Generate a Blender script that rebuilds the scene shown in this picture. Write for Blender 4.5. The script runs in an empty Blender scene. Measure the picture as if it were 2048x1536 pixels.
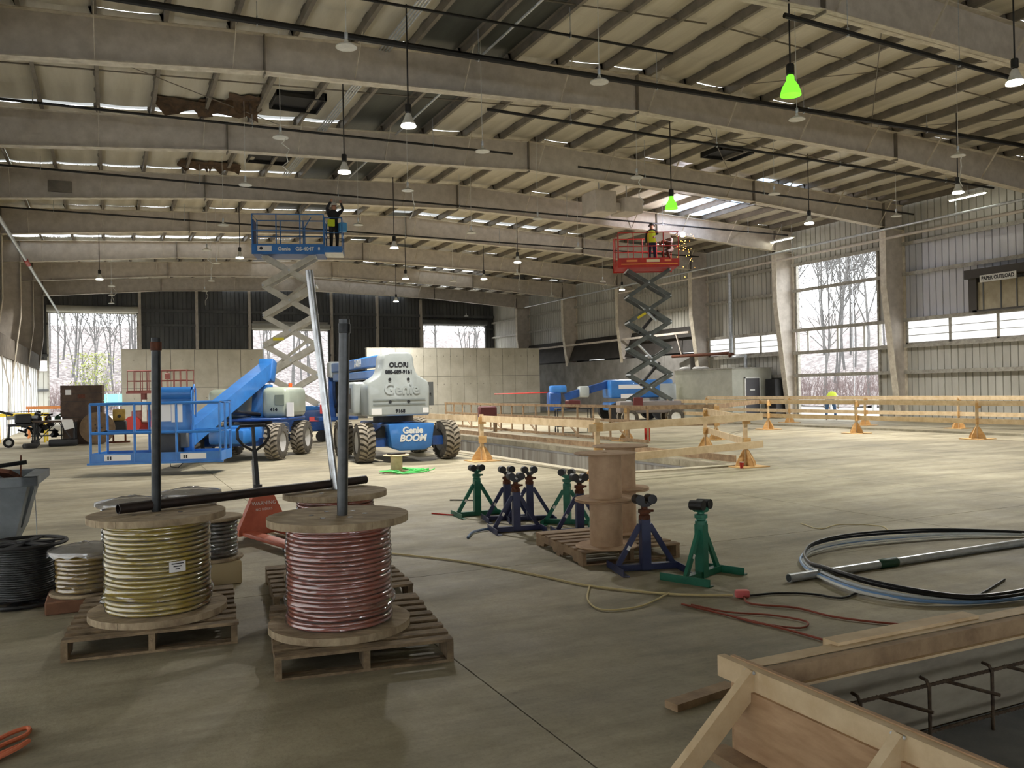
import bpy, bmesh, math, random
from mathutils import Vector, Matrix, Euler

# ------------------------------------------------------------------ camera, world, exposure
SC = bpy.context.scene
COL = SC.collection
YAW, PITCH, ROLL, CAMH = math.radians(25.26), math.radians(0.34), math.radians(-1.13), 1.65
_f = Vector((math.sin(YAW)*math.cos(PITCH), math.cos(YAW)*math.cos(PITCH), math.sin(PITCH)))
_r0 = Vector((math.cos(YAW), -math.sin(YAW), 0)); _u0 = _r0.cross(_f)
_r = _r0*math.cos(ROLL) + _u0*math.sin(ROLL); _u = _r.cross(_f)
cd = bpy.data.cameras.new('camera'); cam = bpy.data.objects.new('camera', cd); COL.objects.link(cam)
cd.sensor_width = 36.0; cd.lens = 1700.0*36.0/2048.0; cd.clip_end = 500; cd.clip_start = 0.05
_m = Matrix((_r, _u, -_f)).transposed().to_4x4(); _m.translation = (0, 0, CAMH)
cam.matrix_world = _m
SC.camera = cam

W = bpy.data.worlds.new('overcast_sky'); SC.world = W; W.use_nodes = True
bg = W.node_tree.nodes['Background']; bg.inputs[0].default_value = (0.93, 0.97, 1.0, 1); bg.inputs[1].default_value = SKY = 4.0
SC.view_settings.view_transform = 'Standard'; SC.view_settings.look = 'None'
SC.view_settings.gamma = 1.0; SC.view_settings.use_curve_mapping = False
SC.view_settings.exposure = 0.58
LAMP_W = 350.0
SC.cycles.max_bounces = 6; SC.cycles.diffuse_bounces = 4; SC.cycles.glossy_bounces = 2; SC.cycles.transmission_bounces = 2; SC.cycles.transparent_max_bounces = 8
SC.cycles.caustics_reflective = False; SC.cycles.caustics_refractive = False; SC.cycles.adaptive_threshold = 0.02

random.seed(7)
Z = Vector((0, 0, 1))
def V(*a): return Vector(a)

# ------------------------------------------------------------------ mesh builder
class B:
    def __init__(s): s.v = []; s.f = []; s.s = []; s.m = []
    def add(s, vs, fs, smooth=False, mi=0, M=None):
        o = len(s.v)
        for p in vs:
            p = Vector(p); s.v.append(tuple(M @ p) if M else tuple(p))
        for f in fs:
            s.f.append(tuple(i+o for i in f)); s.s.append(smooth); s.m.append(mi)
        return s
    def box(s, x0, y0, z0, x1, y1, z1, mi=0, M=None):
        vs = [(x0,y0,z0),(x1,y0,z0),(x1,y1,z0),(x0,y1,z0),(x0,y0,z1),(x1,y0,z1),(x1,y1,z1),(x0,y1,z1)]
        fs = [(3,2,1,0),(4,5,6,7),(0,1,5,4),(1,2,6,5),(2,3,7,6),(3,0,4,7)]
        return s.add(vs, fs, False, mi, M)
    def cbox(s, c, d, mi=0, rot=None):
        M = Matrix.Translation(c) @ (Euler(rot).to_matrix().to_4x4() if rot else Matrix())
        return s.box(-d[0]/2,-d[1]/2,-d[2]/2,d[0]/2,d[1]/2,d[2]/2, mi, M)
    def bar(s, p0, p1, w, h, up=(0,0,1), mi=0):
        p0 = Vector(p0); p1 = Vector(p1); d = (p1-p0); L = d.length; d = d/L
        up = Vector(up)
        if abs(d.dot(up)) > .98: up = Vector((1,0,0))
        a = d.cross(up).normalized(); b = a.cross(d)
        M = Matrix((a, d, b)).transposed().to_4x4(); M.translation = p0
        return s.box(-w/2, 0, -h/2, w/2, L, h/2, mi, M)
    def tube(s, pts, r, n=8, caps=True, closed=False, mi=0, smooth=True):
        pts = [Vector(p) for p in pts]; N = len(pts); o = len(s.v)
        rs = r if isinstance(r, (list, tuple)) else [r]*N
        t0 = (pts[1]-pts[0]).normalized()
        up = Vector((0,0,1)) if abs(t0.z) < .9 else Vector((1,0,0))
        a = t0.cross(up).normalized()
        for i, p in enumerate(pts):
            if closed: t = pts[(i+1)%N]-pts[i-1]
            else: t = pts[min(i+1,N-1)]-pts[max(i-1,0)]
            t = t.normalized(); a = (a - t*a.dot(t))
            a = a.normalized() if a.length > 1e-6 else t.orthogonal().normalized()
            b = t.cross(a)
            for k in range(n):
                q = 2*math.pi*k/n
                s.v.append(tuple(p + (a*math.cos(q)+b*math.sin(q))*rs[i]))
        for i in range(N if closed else N-1):
            j = (i+1) % N
            for k in range(n):
                s.f.append((o+i*n+k, o+i*n+(k+1)%n, o+j*n+(k+1)%n, o+j*n+k)); s.s.append(smooth); s.m.append(mi)
        if caps and not closed:
            s.f.append(tuple(o+k for k in range(n))[::-1]); s.s.append(False); s.m.append(mi)
            s.f.append(tuple(o+(N-1)*n+k for k in range(n))); s.s.append(False); s.m.append(mi)
        return s
    def cyl(s, p0, p1, r0, r1=None, n=16, mi=0): return s.tube([p0, p1], [r0, r0 if r1 is None else r1], n, True, False, mi)
    def lathe(s, prof, n=24, M=None, mi=0, smooth=True, closed=False):
        vs = []; fs = []
        for (r, z) in prof:
            for k in range(n):
                q = 2*math.pi*k/n; vs.append((r*math.cos(q), r*math.sin(q), z))
        P = len(prof)
        for i in range(P if closed else P-1):
            j = (i+1) % P
            for k in range(n): fs.append((i*n+k, i*n+(k+1)%n, j*n+(k+1)%n, j*n+k))
        return s.add(vs, fs, smooth, mi, M)
    def prism(s, poly, c0, c1, axis='y', mi=0, M=None, smooth=False):
        n = len(poly)
        def mk(a, b, c): return {'x': (c,a,b), 'y': (a,c,b), 'z': (a,b,c)}[axis]
        vs = [mk(a,b,c0) for a,b in poly] + [mk(a,b,c1) for a,b in poly]
        fs = [tuple(range(n)), tuple(range(2*n-1, n-1, -1))]
        for i in range(n):
            j = (i+1) % n; fs.append((i, i+n, j+n, j))
        return s.add(vs, fs, smooth, mi, M)
    def rbox(s, c, d, r=.03, seg=2, mi=0, rot=None, poly=None, axis='y', span=None):
        bm = bmesh.new()
        if poly:
            t = B().prism(poly, span[0], span[1], axis)
            vv = [bm.verts.new(p) for p in t.v]
            for f in t.f: bm.faces.new([vv[i] for i in f])
        else:
            bmesh.ops.create_cube(bm, size=1.0, matrix=Matrix.Diagonal((d[0], d[1], d[2], 1)))
        bmesh.ops.recalc_face_normals(bm, faces=bm.faces)
        bmesh.ops.bevel(bm, geom=list(bm.edges), offset=r, segments=seg, profile=.5, affect='EDGES', clamp_overlap=True)
        bm.verts.index_update()
        M = Matrix.Translation(c) @ (Euler(rot).to_matrix().to_4x4() if rot else Matrix())
        s.add([v.co.copy() for v in bm.verts], [[v.index for v in f.verts] for f in bm.faces], True, mi, M)
        bm.free(); return s
    def sph(s, c, r, n=10, mi=0, sc=(1,1,1)):
        prof = [(max(1e-4, r*math.sin(math.pi*i/n)), -r*math.cos(math.pi*i/n)) for i in range(n+1)]
        return s.lathe(prof, n+2, Matrix.Translation(c) @ Matrix.Diagonal((sc[0],sc[1],sc[2],1)), mi)
    def mesh(s, name, mats):
        me = bpy.data.meshes.new(name); me.from_pydata(s.v, [], s.f)
        me.polygons.foreach_set('use_smooth', s.s); me.polygons.foreach_set('material_index', s.m)
        for m in (mats if isinstance(mats, (list, tuple)) else [mats]): me.materials.append(m)
        bm = bmesh.new(); bm.from_mesh(me); bmesh.ops.recalc_face_normals(bm, faces=bm.faces); bm.to_mesh(me); bm.free()
        if any(s.s):
            try: me.set_sharp_from_angle(angle=math.radians(42))
            except Exception: pass
        me.update(); return me
    def build(s, name, mats, parent=None, loc=None, rot=None):
        return link(name, s.mesh(name, mats), parent, loc, rot)

def link(name, me, parent=None, loc=None, rot=None, scale=None):
    o = bpy.data.objects.new(name, me); COL.objects.link(o)
    if parent is not None: o.parent = parent
    if loc is not None: o.location = loc
    if rot is not None: o.rotation_euler = rot
    if scale is not None: o.scale = scale
    return o
def tag(o, label=None, cat=None, group=None, kind=None):
    if label: o['label'] = label
    if cat: o['category'] = cat
    if group: o['group'] = group
    if kind: o['kind'] = kind
    return o
def T(name, label, cat, loc=(0,0,0), rz=0.0, group=None, kind=None):
    o = link(name, None, None, loc, (0, 0, rz)); o.empty_display_size = .2
    return tag(o, label, cat, group, kind)
def structure(o): o['kind'] = 'structure'; return o
def copy_tree(o, parent=None):
    c = o.copy(); COL.objects.link(c); c.parent = parent
    for ch in o.children: copy_tree(ch, c)
    return c

# ------------------------------------------------------------------ materials
def lin(c):
    c = c/255.0
    return c/12.92 if c <= .04045 else ((c+.055)/1.055)**2.4
def rgb(r, g, b): return (lin(r), lin(g), lin(b), 1)
MATS = {}
def mat(name, col, rough=.6, metal=0.0, col2=None, scale=6.0, stretch=(1,1,1), bump=0.0, bscale=40.0, detail=6, world=False, contrast=(.35,.65), spec=.5, coat=0.0):
    if name in MATS: return MATS[name]
    m = bpy.data.materials.new(name); m.use_nodes = True; nt = m.node_tree; N = nt.nodes; L = nt.links
    p = N['Principled BSDF']; p.inputs['Roughness'].default_value = rough; p.inputs['Metallic'].default_value = metal
    p.inputs['Specular IOR Level'].default_value = spec; p.inputs['Coat Weight'].default_value = coat
    c1 = rgb(*col); p.inputs['Base Color'].default_value = c1
    if col2 or bump:
        if world: src = N.new('ShaderNodeNewGeometry').outputs['Position']
        else: src = N.new('ShaderNodeTexCoord').outputs['Object']
        mp = N.new('ShaderNodeMapping'); mp.inputs['Scale'].default_value = stretch; L.new(src, mp.inputs['Vector'])
        if col2:
            nz = N.new('ShaderNodeTexNoise'); nz.inputs['Scale'].default_value = scale; nz.inputs['Detail'].default_value = detail; nz.inputs['Roughness'].default_value = .62
            L.new(mp.outputs[0], nz.inputs['Vector'])
            r = N.new('ShaderNodeValToRGB'); r.color_ramp.elements[0].position = contrast[0]; r.color_ramp.elements[1].position = contrast[1]
            r.color_ramp.elements[0].color = c1; r.color_ramp.elements[1].color = rgb(*col2)
            L.new(nz.outputs['Fac'], r.inputs['Fac']); L.new(r.outputs['Color'], p.inputs['Base Color'])
        if bump:
            n2 = N.new('ShaderNodeTexNoise'); n2.inputs['Scale'].default_value = bscale; n2.inputs['Detail'].default_value = 4
            L.new(mp.outputs[0], n2.inputs['Vector'])
            b = N.new('ShaderNodeBump'); b.inputs['Strength'].default_value = bump; b.inputs['Distance'].default_value = .02
            L.new(n2.outputs['Fac'], b.inputs['Height']); L.new(b.outputs['Normal'], p.inputs['Normal'])
    MATS[name] = m; return m
def emis(name, col, strength):
    if name in MATS: return MATS[name]
    m = bpy.data.materials.new(name); m.use_nodes = True; p = m.node_tree.nodes['Principled BSDF']
    p.inputs['Base Color'].default_value = rgb(*col); p.inputs['Emission Color'].default_value = rgb(*col); p.inputs['Emission Strength'].default_value = strength
    MATS[name] = m; return m
def translucent(name, col, f=.6):
    m = bpy.data.materials.new(name); m.use_nodes = True; nt = m.node_tree; N = nt.nodes
    N.remove(N['Principled BSDF'])
    a = N.new('ShaderNodeBsdfTranslucent'); d = N.new('ShaderNodeBsdfDiffuse'); x = N.new('ShaderNodeMixShader')
    a.inputs[0].default_value = rgb(*col); d.inputs[0].default_value = rgb(*col); x.inputs[0].default_value = 1-f
    nt.links.new(a.outputs[0], x.inputs[1]); nt.links.new(d.outputs[0], x.inputs[2]); nt.links.new(x.outputs[0], N['Material Output'].inputs[0])
    MATS[name] = m; return m
def film(name, base, rough=.12, tint=(255,255,255), haze=.03):
    m = bpy.data.materials.new(name); m.use_nodes = True; nt = m.node_tree; N = nt.nodes; L = nt.links
    N.remove(N['Principled BSDF'])
    t = N.new('ShaderNodeBsdfTransparent'); g = N.new('ShaderNodeBsdfGlossy'); x = N.new('ShaderNodeMixShader'); fr = N.new('ShaderNodeFresnel'); ad = N.new('ShaderNodeMath')
    t.inputs[0].default_value = rgb(*tint); g.inputs['Roughness'].default_value = rough; fr.inputs[0].default_value = 1.5
    ad.operation = 'ADD'; ad.inputs[1].default_value = base; L.new(fr.outputs[0], ad.inputs[0]); L.new(ad.outputs[0], x.inputs[0])
    nz = N.new('ShaderNodeTexNoise'); nz.inputs['Scale'].default_value = 22; nz.inputs['Detail'].default_value = 3
    tc = N.new('ShaderNodeTexCoord'); L.new(tc.outputs['Object'], nz.inputs['Vector'])
    bp = N.new('ShaderNodeBump'); bp.inputs['Strength'].default_value = .18; bp.inputs['Distance'].default_value = .02
    L.new(nz.outputs['Fac'], bp.inputs['Height']); L.new(bp.outputs[0], g.inputs['Normal'])
    hz = N.new('ShaderNodeMixShader'); df = N.new('ShaderNodeBsdfDiffuse'); df.inputs[0].default_value = (.9,.9,.9,1); hz.inputs[0].default_value = haze
    L.new(t.outputs[0], hz.inputs[1]); L.new(df.outputs[0], hz.inputs[2]); L.new(hz.outputs[0], x.inputs[1]); L.new(g.outputs[0], x.inputs[2]); L.new(x.outputs[0], N['Material Output'].inputs[0])
    MATS[name] = m; return m

def floor_mat():
    m = bpy.data.materials.new('concrete_floor'); m.use_nodes = True; nt = m.node_tree; N = nt.nodes; L = nt.links
    p = N['Principled BSDF']; g = N.new('ShaderNodeNewGeometry')
    def noise(scale, st, det=6, rough=.6):
        mp = N.new('ShaderNodeMapping'); mp.inputs['Scale'].default_value = st; L.new(g.outputs['Position'], mp.inputs['Vector'])
        n = N.new('ShaderNodeTexNoise'); n.inputs['Scale'].default_value = scale; n.inputs['Detail'].default_value = det; n.inputs['Roughness'].default_value = rough
        L.new(mp.outputs[0], n.inputs['Vector']); return n.outputs['Fac']
    def ramp(fac, stops):
        r = N.new('ShaderNodeValToRGB'); e = r.color_ramp.elements
        e[0].position, e[0].color = stops[0]; e[1].position, e[1].color = stops[-1]
        for q in stops[1:-1]:
            k = e.new(q[0]); k.color = q[1]
        L.new(fac, r.inputs['Fac']); return r.outputs['Color']
    base = ramp(noise(.35, (1,1,1)), [(.3, rgb(134,126,106)), (.5, rgb(160,151,126)), (.7, rgb(184,175,150))])
    def mul(a, b, f):
        x = N.new('ShaderNodeMix'); x.data_type = 'RGBA'; x.blend_type = 'MULTIPLY'; x.inputs[0].default_value = f
        L.new(a, x.inputs[6]); L.new(b, x.inputs[7]); return x.outputs[2]
    c = mul(base, ramp(noise(1.2, (.35,1.6,1), 8, .7), [(.35, (.55,.54,.51,1)), (.58, (1,1,1,1))]), .9)
    c = mul(c, ramp(noise(7, (1,1,1), 8, .75), [(.3, (.72,.71,.7,1)), (.6, (1,1,1,1))]), .7)
    c = mul(c, ramp(noise(45, (1,1,1), 3, .6), [(.32, (.75,.75,.74,1)), (.5, (1,1,1,1))]), .5)
    L.new(c, p.inputs['Base Color'])
    rr = N.new('ShaderNodeMapRange'); rr.inputs[3].default_value = .5; rr.inputs[4].default_value = .9
    L.new(noise(1.7, (1,1,1)), rr.inputs[0]); L.new(rr.outputs[0], p.inputs['Roughness'])
    b = N.new('ShaderNodeBump'); b.inputs['Strength'].default_value = .25; b.inputs['Distance'].default_value = .01
    L.new(noise(30, (1,1,1), 5), b.inputs['Height']); L.new(b.outputs[0], p.inputs['Normal'])
    MATS['floor'] = m; return m
FLOOR = floor_mat()
STEEL = mat('primer_steel', (208,199,188), .6, 0, (186,177,166), 3.0, (1,1,1), .05, 30)
STEEL_L = mat('pale_flange_paint', (220,212,194), .55, 0, (190,180,162), 5)
PURLIN = mat('purlin_steel', (132,124,112), .5, .1, (110,103,92), 3)
INSUL = mat('vinyl_insulation', (216,209,190), .5, 0, (186,178,158), 1.6, (1,.5,1), .35, 5, contrast=(.3,.6))
INSUL_D = mat('dark_liner_panel', (74,78,72), .45, .3, (52,55,50), 2)
GALV = mat('galvanised', (206,210,214), .32, .45, (176,182,186), 12)
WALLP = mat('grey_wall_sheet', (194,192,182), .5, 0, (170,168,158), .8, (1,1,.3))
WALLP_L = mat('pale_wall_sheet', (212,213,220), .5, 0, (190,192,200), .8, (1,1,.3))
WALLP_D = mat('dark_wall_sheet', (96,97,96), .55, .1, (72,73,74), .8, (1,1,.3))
WALLP_T = mat('tan_wall_sheet', (176,166,140), .6, 0, (150,140,116), 2)
GIRT = mat('girt_paint', (176,172,160), .5, .1, (140,136,126), 6)
CONC = mat('cast_concrete', (216,212,198), .85, 0, (194,190,174), .9, (1,1,1), .15, 14)
CONC_G = mat('grey_concrete', (140,138,134), .85, 0, (112,110,106), 1.1, (1,1,1), .15, 14)
CONC_D = mat('stained_pit_concrete', (164,160,148), .85, 0, (116,108,96), 2.0, (2.5,2.5,.12), .1, 14, world=True)
PADC = mat('blue_grey_slab', (140,144,150), .8, 0, (112,116,122), 3, (1,1,1), .15, 60)
PINE = mat('pine_lumber', (214,192,156), .65, 0, (190,164,126), 5, (1,1,1), .08, 40)
PINE_O = mat('old_lumber', (166,140,108), .75, 0, (126,102,76), 6, (1,1,1), .15, 40)
PALW = mat('pallet_wood', (142,122,94), .85, 0, (94,78,58), 7, (1,3,1), .3, 40)
REELW = mat('reel_wood', (178,160,130), .85, 0, (130,112,88), 5, (1,3,1), .25, 40)
PLY = mat('plywood', (188,156,120), .7, 0, (160,126,92), 3, (1,1,5), .06, 50)
PLY2 = mat('plywood_gusset', (206,168,112), .7, 0, (178,138,86), 4, (1,1,3), .06, 50)
CARD = mat('brown_fibreboard', (188,158,126), .8, 0, (170,140,110), 10)
BLUE = mat('lift_blue', (52,118,188), .38, 0, (44,104,172), 3, coat=.2)
BLUE_D = mat('lift_blue_dark', (30,74,140), .42, 0, (22,58,112), 3)
LGREY = mat('lift_grey', (168,174,172), .32, 0, (154,160,158), 2, coat=.3)
LGREEN = mat('lift_greygreen', (164,172,156), .32, 0, (150,158,142), 2, coat=.3)
ARMC = mat('scissor_arm_beige', (206,201,188), .5, 0, (180,175,160), 4)
ARMD = mat('scissor_arm_dark', (92,96,92), .4, .4, (70,74,70), 4)
RED = mat('lift_red', (188,42,27), .45, 0, (164,34,23), 4)
PINKR = mat('faded_red', (142,84,78), .6, 0, (120,66,60), 4)
ORANGE = mat('jack_orange', (206,110,80), .55, 0, (184,92,64), 5)
RUB = mat('tyre_rubber', (150,141,124), .9, 0, (112,104,92), 8, bump=.2)
RUB_D = mat('tyre_dark', (44,42,40), .9, 0, (30,29,28), 8)
BLACK = mat('black_paint', (24,24,26), .5, 0, (34,34,36), 8)
DARKP = mat('dark_pipe', (52,54,56), .38, .6, (34,35,36), 10)
DPIPE = mat('sprinkler_pipe', (38,37,38), .5, .3, (26,26,27), 6)
WHITE = mat('white_enamel', (226,226,220), .4, 0, (206,206,200), 8)
PAPER = mat('white_paper', (226,224,220), .8)
YCAB = mat('yellow_cable', (212,184,44), .4, 0, (194,166,36), 20)
YCAB2 = mat('gold_cable', (190,156,62), .42, 0, (164,130,48), 20)
RCAB = mat('red_brown_cable', (186,88,62), .42, 0, (166,74,52), 20)
SCAB = mat('silver_cable', (150,150,152), .35, .5, (110,110,114), 20)
BCAB = mat('black_cable', (44,46,46), .55, 0, (30,31,31), 20)
WRAP = film('stretch_wrap', .13, .10, haze=.05)
GREEN = mat('stand_green', (24,96,74), .45, 0, (38,114,90), 6)
NAVY = mat('stand_navy', (36,42,76), .45, 0, (50,58,94), 6)
RUST = mat('rusty_iron', (112,64,42), .8, .3, (76,46,32), 14)
REBAR = mat('rebar_steel', (92,76,60), .75, .4, (62,50,40), 30, bump=.3, bscale=120)
HOPG = mat('hopper_grey', (120,126,130), .6, 0, (92,98,102), 3)
SKIN = mat('skin', (176,128,104), .6)
DCLOTH = mat('dark_cloth', (38,38,42), .9)
JEANS = mat('blue_jeans', (78,108,146), .9)
HIVIS = mat('hivis_yellow', (206,222,44), .7)
WHITEC = mat('pale_cloth', (214,214,206), .85)
FIBER = translucent('fibreglass_panel', (250,250,250), .75)
SKYL = translucent('skylight_sheet', (150,166,190), .8)
LEAKD = translucent('dim_light_leak', (104,104,102), .8)  # added strip in place of daylight leaking past sagging insulation, dim version
LEAKB = translucent('bright_light_leak', (170,172,174), .8)  # brighter version of the added light-leak strip, for the farther bays
BARK = mat('grey_bark', (112,110,108), .9, 0, (90,89,88), 4)
GRAVEL = mat('gravel_yard', (190,184,174), .95, 0, (164,156,144), .6)
LEAF = mat('leaf_litter', (154,146,143), .95, 0, (112,104,102), 1.2, (2.2,2.2,.35), world=True, contrast=(.42,.58))
BRUSHM = mat('dry_brush', (116,100,98), .95, 0, (96,82,80), 3)
SHRUB = mat('spring_leaves', (132,136,74), .8, 0, (112,118,64), 5)

# ------------------------------------------------------------------ text
def text(s, name, size, M, m, parent, ext=.002, align='CENTER', shear=0.0, sx=1.0, bold=0.0):
    cu = bpy.data.curves.new('t', 'FONT'); cu.body = s; cu.size = size; cu.extrude = ext; cu.align_x = align; cu.align_y = 'CENTER'; cu.shear = shear; cu.offset = bold; cu.resolution_u = 3
    o = bpy.data.objects.new('t', cu); COL.objects.link(o)
    dg = bpy.context.evaluated_depsgraph_get(); me = bpy.data.meshes.new_from_object(o.evaluated_get(dg))
    bpy.data.objects.remove(o); me.name = name
    me.transform(M @ Matrix.Diagonal((sx,1,1,1))); me.materials.clear(); me.materials.append(m)
    return link(name, me, parent)
def facing(loc, rz=0.0):   # text plane standing upright, readable from -Y, then turned by rz
    return Matrix.Translation(loc) @ Matrix.Rotation(rz, 4, 'Z') @ Matrix.Rotation(math.pi/2, 4, 'X')

# ------------------------------------------------------------------ hall dimensions
XL, XR, XC, YN, YF = -4.85, 29.85, 12.5, -30.0, 66.8
FY = [12.2, 18.58, 24.96, 31.27, 37.78, 45.26, 52.35, 59.81]
def ztop(x): return 9.77 - .0487*abs(x-XC)
def zbot(x):
    d = abs(x-XC)
    return 8.80 - .31*d/9.44 if d < 9.44 else 8.49 - .52*(d-9.44)/6.76
def zroof(x): return ztop(x) + .22

# floor slabs with a pit and a trench
fl = structure(T('floor', None, None)); 
xb = [XL, 1.88, 8.5, 11.45, 17.6, 23.65, 24.7, XR]; yb = [YN, 1.0, 7.2, 13.85, 15.6, 20.0, 26.0, 32.0, 36.0, 44.0, 52.0, 60.0, YF]
def hole(i, j):
    return (i == 2 and 3 <= j <= 6) or (i == 5 and 4 <= j <= 7)
for i in range(len(xb)-1):
    for j in range(len(yb)-1):
        if hole(i, j): continue
        g = .005
        B().box(xb[i]+g, yb[j]+g, -.14, xb[i+1]-g, yb[j+1]-g, 0).build('slab', FLOOR, fl)
B().box(XL, YN, -.20, 8.5, YF, -.15).box(11.45, YN, -.20, 23.65, YF, -.15).box(24.7, YN, -.2, XR, YF, -.15).box(8.5,YN,-.2,11.45,13.85,-.15).box(8.5,32,-.2,11.45,YF,-.15).box(23.65,YN,-.2,24.7,15.6,-.15).box(23.65,36,-.2,24.7,YF,-.15).build('subbase', CONC_G, fl)
# pit walls and bottom
b = B(); b.box(8.5-.25, 13.85, -1.7, 8.5-.006, 32, -.145).build('pit_wall', CONC_D, fl)
B().box(11.45+.006, 13.85, -1.7, 11.7, 32, -.145).build('pit_wall', CONC_D, fl)
B().box(8.25, 13.6, -1.7, 11.7, 13.845, -.145).build('pit_wall', CONC_D, fl)
B().box(8.25, 32.005, -1.7, 11.7, 32.25, -.145).build('pit_wall', CONC_D, fl)
B().box(8.2, 13.6, -1.8, 11.75, 32.3, -1.7).build('pit_bottom', CONC_G, fl)
B().box(23.45, 15.6, -.8, 23.644, 36, -.145).build('trench_wall', CONC_D, fl)
B().box(24.706, 15.6, -.8, 24.9, 36, -.145).build('trench_wall', CONC_D, fl)
B().box(23.45, 15.4, -.9, 24.9, 36.2, -.8).build('trench_bottom', CONC_G, fl)
# pale kerb strip round the pit edge
for bx in ((8.26,13.85,.001,8.495,32,.03),(8.26,13.6,.001,11.7,13.845,.03),(11.455,13.85,.001,11.7,32,.03)):
    B().box(*bx).build('kerb', mat('kerb_concrete', (186,177,156), .9, 0, (160,151,130), 3), fl)

# ceiling: insulation panels and purlins per bay
cl = structure(T('ceiling', None, None))
PX0, PS, NP = -4.10, 1.303, 26
bays = [5.8] + FY + [YF]
random.seed(3)
def panel_mesh(name, m, sag, bands):
    b = B(); nx, ny = 6, bands*3
    vs = []; fs = []
    for j in range(ny+1):
        for i in range(nx+1):
            u, w = i/nx, j/ny
            dip = sag*(math.sin(math.pi*u)**.8)*(0.45+.55*abs(math.sin(math.pi*bands*w)))
            vs.append((u*PS, w, -dip))
    for j in range(ny):
        for i in range(nx):
            a = j*(nx+1)+i; fs.append((a, a+1, a+nx+2, a+nx+1))
    b.add(vs, fs, True)
    return b.mesh(name, m)
PM = [panel_mesh('insulation_panel', INSUL, s, 5) for s in (.06, .08, .10)]
PMD = panel_mesh('liner_panel', INSUL_D, .01, 5)
PMS = panel_mesh('skylight_or_leak_panel', SKYL, .01, 3)
PMS1 = panel_mesh('skylight_or_leak_panel', LEAKD, .02, 1)
PMS2 = panel_mesh('skylight_or_leak_panel', LEAKB, .02, 1)
pur = {}
def purlin_mesh(L):
    k = round(L, 2)
    if k not in pur:
        prof = [(-.035,0),(.05,0),(.05,.03),(.044,.03),(.044,.006),(-.028,.006),(-.028,.20),(-.11,.20),(-.11,.206),(-.035,.206)]
        pur[k] = B().prism(prof, 0, L, 'y').mesh('purlin', PURLIN)
    return pur[k]
hatch = {(2,6),(3,6),(2,17)}
strip_left = {1: .5, 2: .5, 3: .45, 4: .7, 5: .5}
for bi in range(len(bays)-1):
    y0, y1 = bays[bi], bays[bi+1]; L = y1-y0
    for k in range(NP+1):
        x = PX0 + k*PS
        if x > XR: continue
        link('purlin', purlin_mesh(L), cl, (x, y0, ztop(x)))
        if k == NP: continue
        x1 = x+PS; z0, z1 = zroof(x)-.01, zroof(min(x1, XR))-.01
        rot = (0, math.atan2(z0-z1, PS), 0)
        dark = (bi <= 4 and k in (8, 9)) or (bi >= 5 and random.random() < .06)
        me = PMD if dark else random.choice(PM)
        cut = 0.0
        if not dark and ((k in (0,1,2,3,4,5,6,7) and bi in (2,3,5)) or (k in range(9,20) and bi in (4,6,7,8) and random.random() < .75)): cut = {2:.28, 3:.22, 5:.55}.get(bi, .5)
        sky = bi == 3 and k in (20, 21)
        if sky:
            link('skylight_or_leak_panel', PMS, cl, (x, y0, z0), rot, (1, L, 1)); continue
        link('liner_panel' if dark else 'insulation_panel', me, cl, (x, y0, z0), rot, (1, L-cut, 1))
        if cut: link('skylight_or_leak_panel', PMS1 if bi < 5 else PMS2, cl, (x, y1-cut, z0), rot, (1, cut, 1))  # added translucent strip before the frame imitates a light leak, no real skylight
# closed roof over the part behind the camera, and outer strips at the eaves
B().add([(XL,YN,zroof(XL)),(XC,YN,zroof(XC)),(XR,YN,zroof(XR)),(XL,5.8,zroof(XL)),(XC,5.8,zroof(XC)),(XR,5.8,zroof(XR))], [(0,1,4,3),(1,2,5,4)]).build('insulation_panel', INSUL, cl)
B().box(XL-.1, 5.8, zroof(XL)-.02, PX0+.02, YF, zroof(XL)+.03).build('eave_strip', INSUL, cl)
# dark hatches
for (x0,y0,x1,y1) in ((4.0,22.4,5.3,23.6),(4.2,28.3,5.5,29.4),(18.4,22.4,19.8,23.5)):
    zz = zroof((x0+x1)/2)-.12
    B().box(x0,y0,zz-.1,x1,y0+.05,zz+.1).box(x0,y1-.05,zz-.1,x1,y1,zz+.1).box(x0,y0,zz-.1,x0+.05,y1,zz+.1).box(x1-.05,y0,zz-.1,x1,y1,zz+.1).box(x0,y0,zz,x1,y1,zz+.02).build('roof_hatch', BLACK, cl)
# torn insulation hanging by the third girder
TORN = mat('torn_insulation', (96,74,52), .95, 0, (60,46,34), 6, bump=.5, bscale=12)
rr = random.Random(31)
for (cx, cy, w_) in ((1.9,23.6,.7),(3.0,23.5,.8),(3.3,22.9,.4),(2.6,29.8,.5),(3.6,29.9,.5)):
    vs = []; fs = []; n_ = 7
    for i in range(n_):
        for j in range(4):
            vs.append((cx-w_+2*w_*i/(n_-1)+rr.uniform(-.08,.08), cy+.22*j+rr.uniform(-.1,.1), zroof(cx)-.10-.10*j*rr.random()))
    for i in range(n_-1):
        for j in range(3): fs.append((i*4+j, i*4+j+1, i*4+j+5, i*4+j+4))
    B().add(vs, fs, True).build('torn_patch', TORN, cl)
b = B()
for (xa, ya, xb_, yb_) in ((14.5,12.4,20.8,18.4),(20.8,12.4,14.5,18.4),(21.2,12.4,27.6,18.4),(27.6,12.4,21.2,18.4),(14.5,18.8,20.8,24.8),(20.8,18.8,14.5,24.8),(-2,18.8,4.5,24.8)):
    b.tube([(xa,ya,ztop(xa)-.03),(xb_,yb_,ztop(xb_)-.03)], .012, 5)
o = b.build('brace_rod', PURLIN, cl)
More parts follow.
